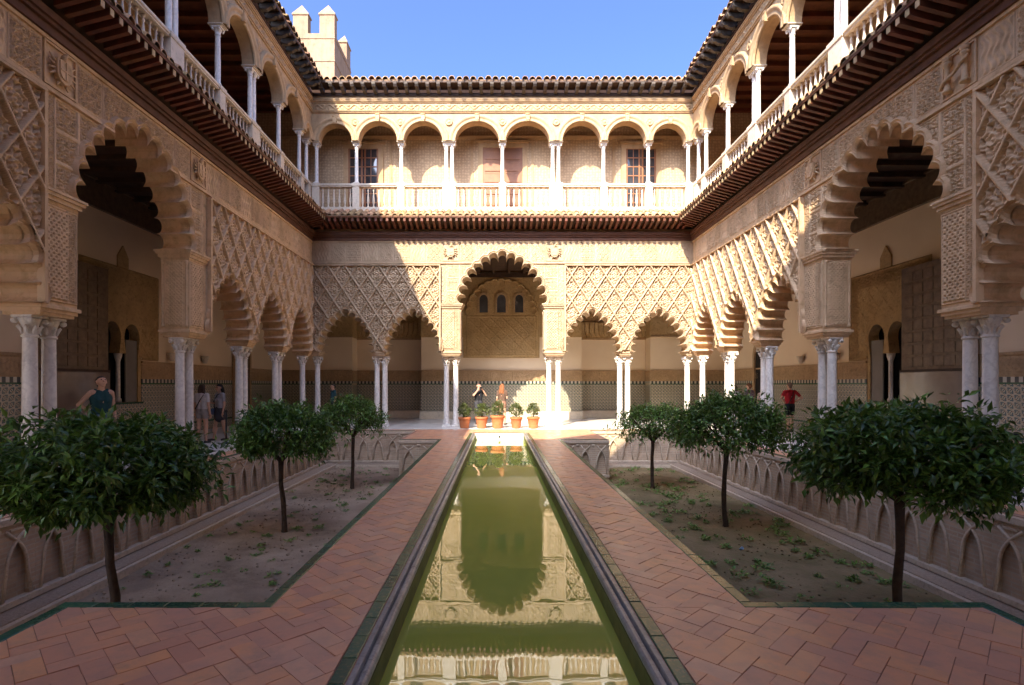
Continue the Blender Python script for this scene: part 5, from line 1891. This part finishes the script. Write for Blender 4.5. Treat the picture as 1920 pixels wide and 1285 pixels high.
def person(label, x, y, rz, h=1.7, female=False, arms=('down', 'down'), stride=0.06, hair='short', hair_c=(0.03, 0.02, 0.015), top=(0.5, 0.5, 0.5), top_cut='tee', bottom=(0.05, 0.06, 0.1), bottom_cut='shorts', look=0.0, extras=()):
    """standing figure; local -y is the way it faces"""
    t = thing('person', label, 'person', (x, y, 0), rz, 'visitors in the galleries')
    k = h / 1.72
    P = lambda a, b, c: Vector((a * k, b * k, c * k))
    sw = 0.175 if female else 0.20          # shoulder joint
    hp = 0.095 if female else 0.09
    B = MB()
    J = {}
    for s_, nm in ((-1, 'L'), (1, 'R')):
        J['hip' + nm] = P(s_ * hp, 0, 0.90)
        fy = stride * s_
        J['kn' + nm] = P(s_ * (hp + 0.005), fy * 0.5 - 0.015, 0.49)
        J['an' + nm] = P(s_ * (hp + 0.01), fy + 0.01, 0.085)
        capsule(B, J['hip' + nm], J['kn' + nm], 0.085 * k, 0.054 * k); capsule(B, J['kn' + nm], J['an' + nm] + Vector((0, 0.0, 0.18 * k)), 0.054 * k, 0.050 * k)
        capsule(B, J['kn' + nm] + Vector((0, 0.02 * k, -0.1 * k)), J['an' + nm], 0.052 * k, 0.036 * k)
        capsule(B, J['an' + nm] + Vector((0, 0.02 * k, -0.04 * k)), J['an' + nm] + Vector((s_ * 0.015 * k, -0.14 * k, -0.055 * k)), 0.036 * k, 0.028 * k)
    # trunk: pelvis, waist, chest, shoulders
    for a, b, r0, r1 in (((-0.06, 0, 0.94), (-0.06, 0.0, 1.10), 0.105, 0.095), ((0.06, 0, 0.94), (0.06, 0, 1.10), 0.105, 0.095),
                         ((-0.055, 0, 1.08), (-0.08, 0.005, 1.30), 0.09 if female else 0.10, 0.10), ((0.055, 0, 1.08), (0.08, 0.005, 1.30), 0.09 if female else 0.10, 0.10),
                         ((-sw + 0.03, 0.01, 1.405), (sw - 0.03, 0.01, 1.405), 0.062, 0.062), ((0, 0.005, 1.25), (0, 0.01, 1.42), 0.10, 0.07)):
        capsule(B, P(*a), P(*b), r0 * k, r1 * k)
    if female:
        for s_ in (-1, 1): capsule(B, P(s_ * 0.07, -0.06, 1.27), P(s_ * 0.07, -0.075, 1.262), 0.058 * k, 0.055 * k)
    capsule(B, P(0, 0.012, 1.42), P(0, -0.005, 1.53), 0.058 * k, 0.052 * k)
    # head: skull, jaw, nose, ears
    hc = P(0, -0.015, 1.605)
    rot = Matrix.Rotation(-look, 4, 'X')
    Q = lambda a, b, c: hc + (rot @ Vector((a * k, b * k, c * k)))
    capsule(B, Q(0, 0.02, 0.015), Q(0, -0.012, 0.022), 0.085 * k, 0.080 * k, 12)
    capsule(B, Q(0, -0.03, -0.035), Q(0, -0.045, -0.085), 0.060 * k, 0.036 * k, 10)
    capsule(B, Q(0, -0.088, 0.012), Q(0, -0.112, -0.025), 0.011 * k, 0.015 * k, 8)
    capsule(B, Q(-0.018, -0.083, -0.062), Q(0.018, -0.083, -0.062), 0.012 * k, 0.012 * k, 8)
    for s_ in (-1, 1):
        capsule(B, Q(s_ * 0.08, 0.005, 0.02), Q(s_ * 0.083, 0.005, -0.015), 0.017 * k, 0.013 * k, 7)
    # arms
    sleeves = MB()
    for s_, mode in zip((-1, 1), arms):
        sh = P(s_ * sw, 0.01, 1.40)
        if mode == 'down':
            el = P(s_ * (sw + 0.045), 0.03, 1.12); wr = P(s_ * (sw + 0.05), -0.03, 0.88)
        elif mode == 'hip':
            el = P(s_ * (sw + 0.19), 0.10, 1.19); wr = P(s_ * (0.165), -0.02, 1.04)
        elif mode == 'bent':
            el = P(s_ * (sw + 0.04), 0.0, 1.13); wr = P(s_ * 0.12, -0.22, 1.16)
        elif mode == 'face':
            el = P(s_ * (sw + 0.08), -0.14, 1.22); wr = P(s_ * 0.09, -0.20, 1.47)
        elif mode == 'back':
            el = P(s_ * (sw + 0.14), 0.14, 1.18); wr = P(s_ * 0.12, 0.15, 1.05)
        else:
            el = P(s_ * (sw + 0.15), -0.18, 1.30); wr = P(s_ * (sw + 0.10), -0.30, 1.52)
        capsule(B, sh, el, 0.050 * k, 0.038 * k); capsule(B, el, wr, 0.040 * k, 0.026 * k)
        hand(B, wr, (wr - el) if mode != 'hip' else Vector((-s_ * 0.6, -0.5, -0.3)), s_, 0.4)
        if top_cut == 'tee':
            capsule(sleeves, sh, sh.lerp(el, 0.62), 0.062 * k, 0.054 * k)
    b = B.build('body', 'skin', t); remeshed(b, 0.0075 * k, 2)
    # clothing
    T = MB()
    g = 0.014
    for a, b_, r0, r1 in (((-0.06, 0, 0.93), (-0.06, 0.0, 1.10), 0.112, 0.102), ((0.06, 0, 0.93), (0.06, 0, 1.10), 0.112, 0.102),
                          ((-0.055, 0, 1.08), (-0.08, 0.005, 1.30), 0.102 + (0 if female else 0.012), 0.112), ((0.055, 0, 1.08), (0.08, 0.005, 1.30), 0.102 + (0 if female else 0.012), 0.112)):
        capsule(T, P(*a), P(*b_), r0 * k, r1 * k)
    if female:
        for s_ in (-1, 1): capsule(T, P(s_ * 0.07, -0.06, 1.27), P(s_ * 0.07, -0.075, 1.262), 0.066 * k, 0.063 * k)
    if top_cut == 'tee':
        capsule(T, P(-sw + 0.03, 0.01, 1.40), P(sw - 0.03, 0.01, 1.40), 0.072 * k, 0.072 * k)
        T.v += []; o = len(T.v); T.v += sleeves.v; T.f += [tuple(i + o for i in f) for f in sleeves.f]; T.sm += sleeves.sm
        capsule(T, P(0, 0.01, 1.3), P(0, 0.015, 1.41), 0.11 * k, 0.078 * k)
    else:
        capsule(T, P(-0.05, 0.0, 1.28), P(-0.04, 0.0, 1.37), 0.112 * k, 0.095 * k); capsule(T, P(0.05, 0.0, 1.28), P(0.04, 0.0, 1.37), 0.112 * k, 0.095 * k)
        for s_ in (-1, 1):
            capsule(T, P(s_ * 0.085, -0.075, 1.32), P(s_ * 0.10, 0.0, 1.462), 0.03 * k, 0.026 * k); capsule(T, P(s_ * 0.10, 0.0, 1.462), P(s_ * 0.07, 0.09, 1.34), 0.026 * k, 0.03 * k)
    nm = 'shirt' if top_cut == 'tee' else 'tank_top'
    o = T.build(nm, cloth('cloth_%.2f_%.2f_%.2f' % top, top), t); remeshed(o, 0.011, 4)
    W = MB()
    capsule(W, P(-0.06, 0, 0.93), P(-0.06, 0, 1.0), 0.116 * k, 0.108 * k); capsule(W, P(0.06, 0, 0.93), P(0.06, 0, 1.0), 0.116 * k, 0.108 * k)
    for nm in ('L', 'R'):
        e = {'shorts': 0.62, 'short': 0.35, 'trousers': 1.0, 'skirt': 0.55}[bottom_cut]
        capsule(W, J['hip' + nm], J['hip' + nm].lerp(J['kn' + nm], min(e, 1)), 0.098 * k, (0.082 if e < 1 else 0.068) * k)
        if bottom_cut == 'trousers':
            capsule(W, J['kn' + nm], J['an' + nm], 0.068 * k, 0.055 * k)
    if bottom_cut == 'skirt':
        capsule(W, P(0, 0, 0.92), P(0, 0, 0.72), 0.15 * k, 0.17 * k)
    o = W.build({'shorts': 'shorts', 'short': 'shorts', 'trousers': 'trousers', 'skirt': 'skirt'}[bottom_cut], cloth('cloth_%.2f_%.2f_%.2f' % bottom, bottom), t); remeshed(o, 0.011, 4)
    for nm, s_ in (('L', -1), ('R', 1)):
        sh = MB(); a = J['an' + nm]
        capsule(sh, a + Vector((0, 0.03 * k, -0.05 * k)), a + Vector((s_ * 0.016 * k, -0.15 * k, -0.058 * k)), 0.043 * k, 0.034 * k, 9)
        vs = sh.v; sh.v = [(p[0], p[1], max(p[2], 0.002)) for p in vs]
        sh.build('shoe', cloth('shoe_dark', (0.06, 0.05, 0.045)), t)
    # hair
    H = MB()
    capsule(H, Q(0, 0.03, 0.035), Q(0, 0.0, 0.05), 0.090 * k, 0.080 * k, 12)
    capsule(H, Q(0, 0.055, 0.0), Q(0, 0.06, -0.03), 0.070 * k, 0.060 * k, 10)
    if hair == 'long':
        for s_ in (-0.5, 0, 0.5):
            capsule(H, Q(s_ * 0.11, 0.055, 0.0), P(s_ * 0.16, 0.10, 1.33), 0.06 * k, 0.035 * k, 9)
    elif hair == 'bob':
        for s_ in (-1, 0, 1):
            capsule(H, Q(s_ * 0.06, 0.04, 0.0), Q(s_ * 0.065, 0.05, -0.12), 0.055 * k, 0.04 * k, 9)
    elif hair == 'bun':
        capsule(H, Q(0, 0.10, 0.02), Q(0, 0.12, 0.0), 0.045 * k, 0.04 * k, 9)
    o = H.build('hair', cloth('hair_%.2f_%.2f' % hair_c[:2], hair_c, 0.6), t); remeshed(o, 0.010, 2)
    for s_ in (-1, 1):
        MB().ball(Q(s_ * 0.031, -0.083, 0.022), 0.011 * k, 8, 6).build('eye', 'black_metal', t)
    for e in extras:
        m = MB()
        if e == 'bag':
            m.box(-0.27 * k, -0.20 * k, -0.14 * k, 0.06 * k, 0.78 * k, 0.98 * k, 0.03)
            m.build('bag', cloth('bag_blue', (0.10, 0.16, 0.28)), t)
            MB().tube([P(-0.235, -0.04, 0.97), P(-0.12, -0.125, 1.2), P(0.05, -0.10, 1.40), P(0.10, 0.02, 1.475), P(0.05, 0.12, 1.38), P(-0.12, 0.135, 1.2), P(-0.235, -0.02, 0.97)], 0.012, 6).build('strap', cloth('strap', (0.05, 0.04, 0.035)), t)
        elif e == 'strap':
            MB().tube([P(0.13, -0.1, 1.0), P(0.0, -0.135, 1.2), P(-0.11, -0.08, 1.42), P(-0.12, 0.05, 1.46), P(-0.02, 0.135, 1.25), P(0.13, 0.125, 1.0)], 0.013, 6).build('strap', cloth('strap', (0.05, 0.04, 0.035)), t)
        elif e == 'camera':
            m.box(-0.06 * k, 0.06 * k, -0.27 * k, -0.21 * k, 1.50 * k, 1.58 * k, 0.01).lathe([(0.03, 0), (0.032, 0.05)], 10, (0, -0.24 * k, 1.52 * k))
            m.build('camera', 'black_metal', t)
    return t
# local -y is forward; rz turns it: 0 looks at the camera, 180 looks away
person('person in a dark teal tank top gazing upwards behind the nearest left tree', -8.22, 10.9, R(58), 1.82, True, ('back', 'down'), 0.05, 'bun', (0.035, 0.02, 0.014), (0.012, 0.06, 0.065), 'tank', (0.10, 0.16, 0.22), 'short', look=0.4)
person('person in a white t-shirt and pale shorts with back turned by the left columns', -8.53, 15.2, R(172), 1.66, True, ('down', 'down'), 0.03, 'bob', (0.06, 0.03, 0.018), (0.62, 0.58, 0.55), 'tee', (0.38, 0.34, 0.30), 'short', extras=('strap',))
person('person with long dark hair, grey skirt and blue shoulder bag beside the white t-shirt', -8.42, 15.95, R(-35), 1.66, True, ('bent', 'down'), 0.14, 'long', (0.02, 0.012, 0.01), (0.42, 0.41, 0.44), 'tee', (0.07, 0.06, 0.06), 'skirt', extras=('bag',))
person('person in a dark top half hidden behind the small far left tree', -7.02, 22.4, R(-60), 1.68, False, ('down', 'down'), 0.04, 'short', (0.02, 0.014, 0.012), (0.03, 0.09, 0.11), 'tee', (0.06, 0.06, 0.07), 'trousers')
person('person in a black t-shirt raising a camera behind the potted shrubs', -0.98, 22.4, R(25), 1.70, False, ('face', 'face'), 0.05, 'short', (0.05, 0.03, 0.02), (0.014, 0.014, 0.018), 'tee', (0.05, 0.05, 0.06), 'trousers', extras=('camera',))
person('person with long auburn hair and bare legs behind the middle potted shrub', 0.0, 22.1, R(160), 1.68, True, ('bent', 'down'), 0.06, 'long', (0.26, 0.09, 0.03), (0.13, 0.075, 0.05), 'tee', (0.30, 0.15, 0.10), 'short')
person('person in a red t-shirt and black shorts with hands on hips, back turned', 9.95, 18.7, R(-172), 1.72, False, ('hip', 'hip'), 0.05, 'short', (0.22, 0.16, 0.12), (0.52, 0.02, 0.03), 'tee', (0.02, 0.022, 0.024), 'shorts', extras=('strap',))
person('person in a white top, leftmost of the group behind the right columns', 8.75, 20.3, R(150), 1.64, True, ('down', 'bent'), 0.03, 'bob', (0.10, 0.05, 0.03), (0.66, 0.64, 0.62), 'tee', (0.2, 0.2, 0.22), 'trousers')
person('person in a mauve grey t-shirt in the group behind the right columns', 9.1, 19.9, R(200), 1.70, True, ('bent', 'down'), 0.03, 'bun', (0.20, 0.09, 0.04), (0.30, 0.24, 0.28), 'tee', (0.10, 0.14, 0.2), 'trousers')
person('person in a pale top and blue skirt nearest the tall right columns', 9.35, 19.3, R(170), 1.60, True, ('raised', 'down'), 0.03, 'bob', (0.03, 0.02, 0.015), (0.55, 0.42, 0.34), 'tee', (0.05, 0.12, 0.20), 'skirt')

# ------------------------------------------------------------------ barrier posts
def post(label, x, y):
    t = thing('barrier_post', label, 'post', (x, y, 0), 0, 'barrier posts')
    MB().lathe([(0.16, 0), (0.16, 0.02), (0.05, 0.04), (0.03, 0.06)], 16).build('base', 'black_metal', t)
    MB().lathe([(0.024, 0.05), (0.024, 0.88), (0.035, 0.89), (0.035, 0.93), (0.02, 0.945)], 12).build('pole', 'black_metal', t)
post('black metal barrier post beside the near right walkway', 7.55, 8.05)
post('black barrier post behind the left middle tree near the two visitors', -7.75, 15.0)
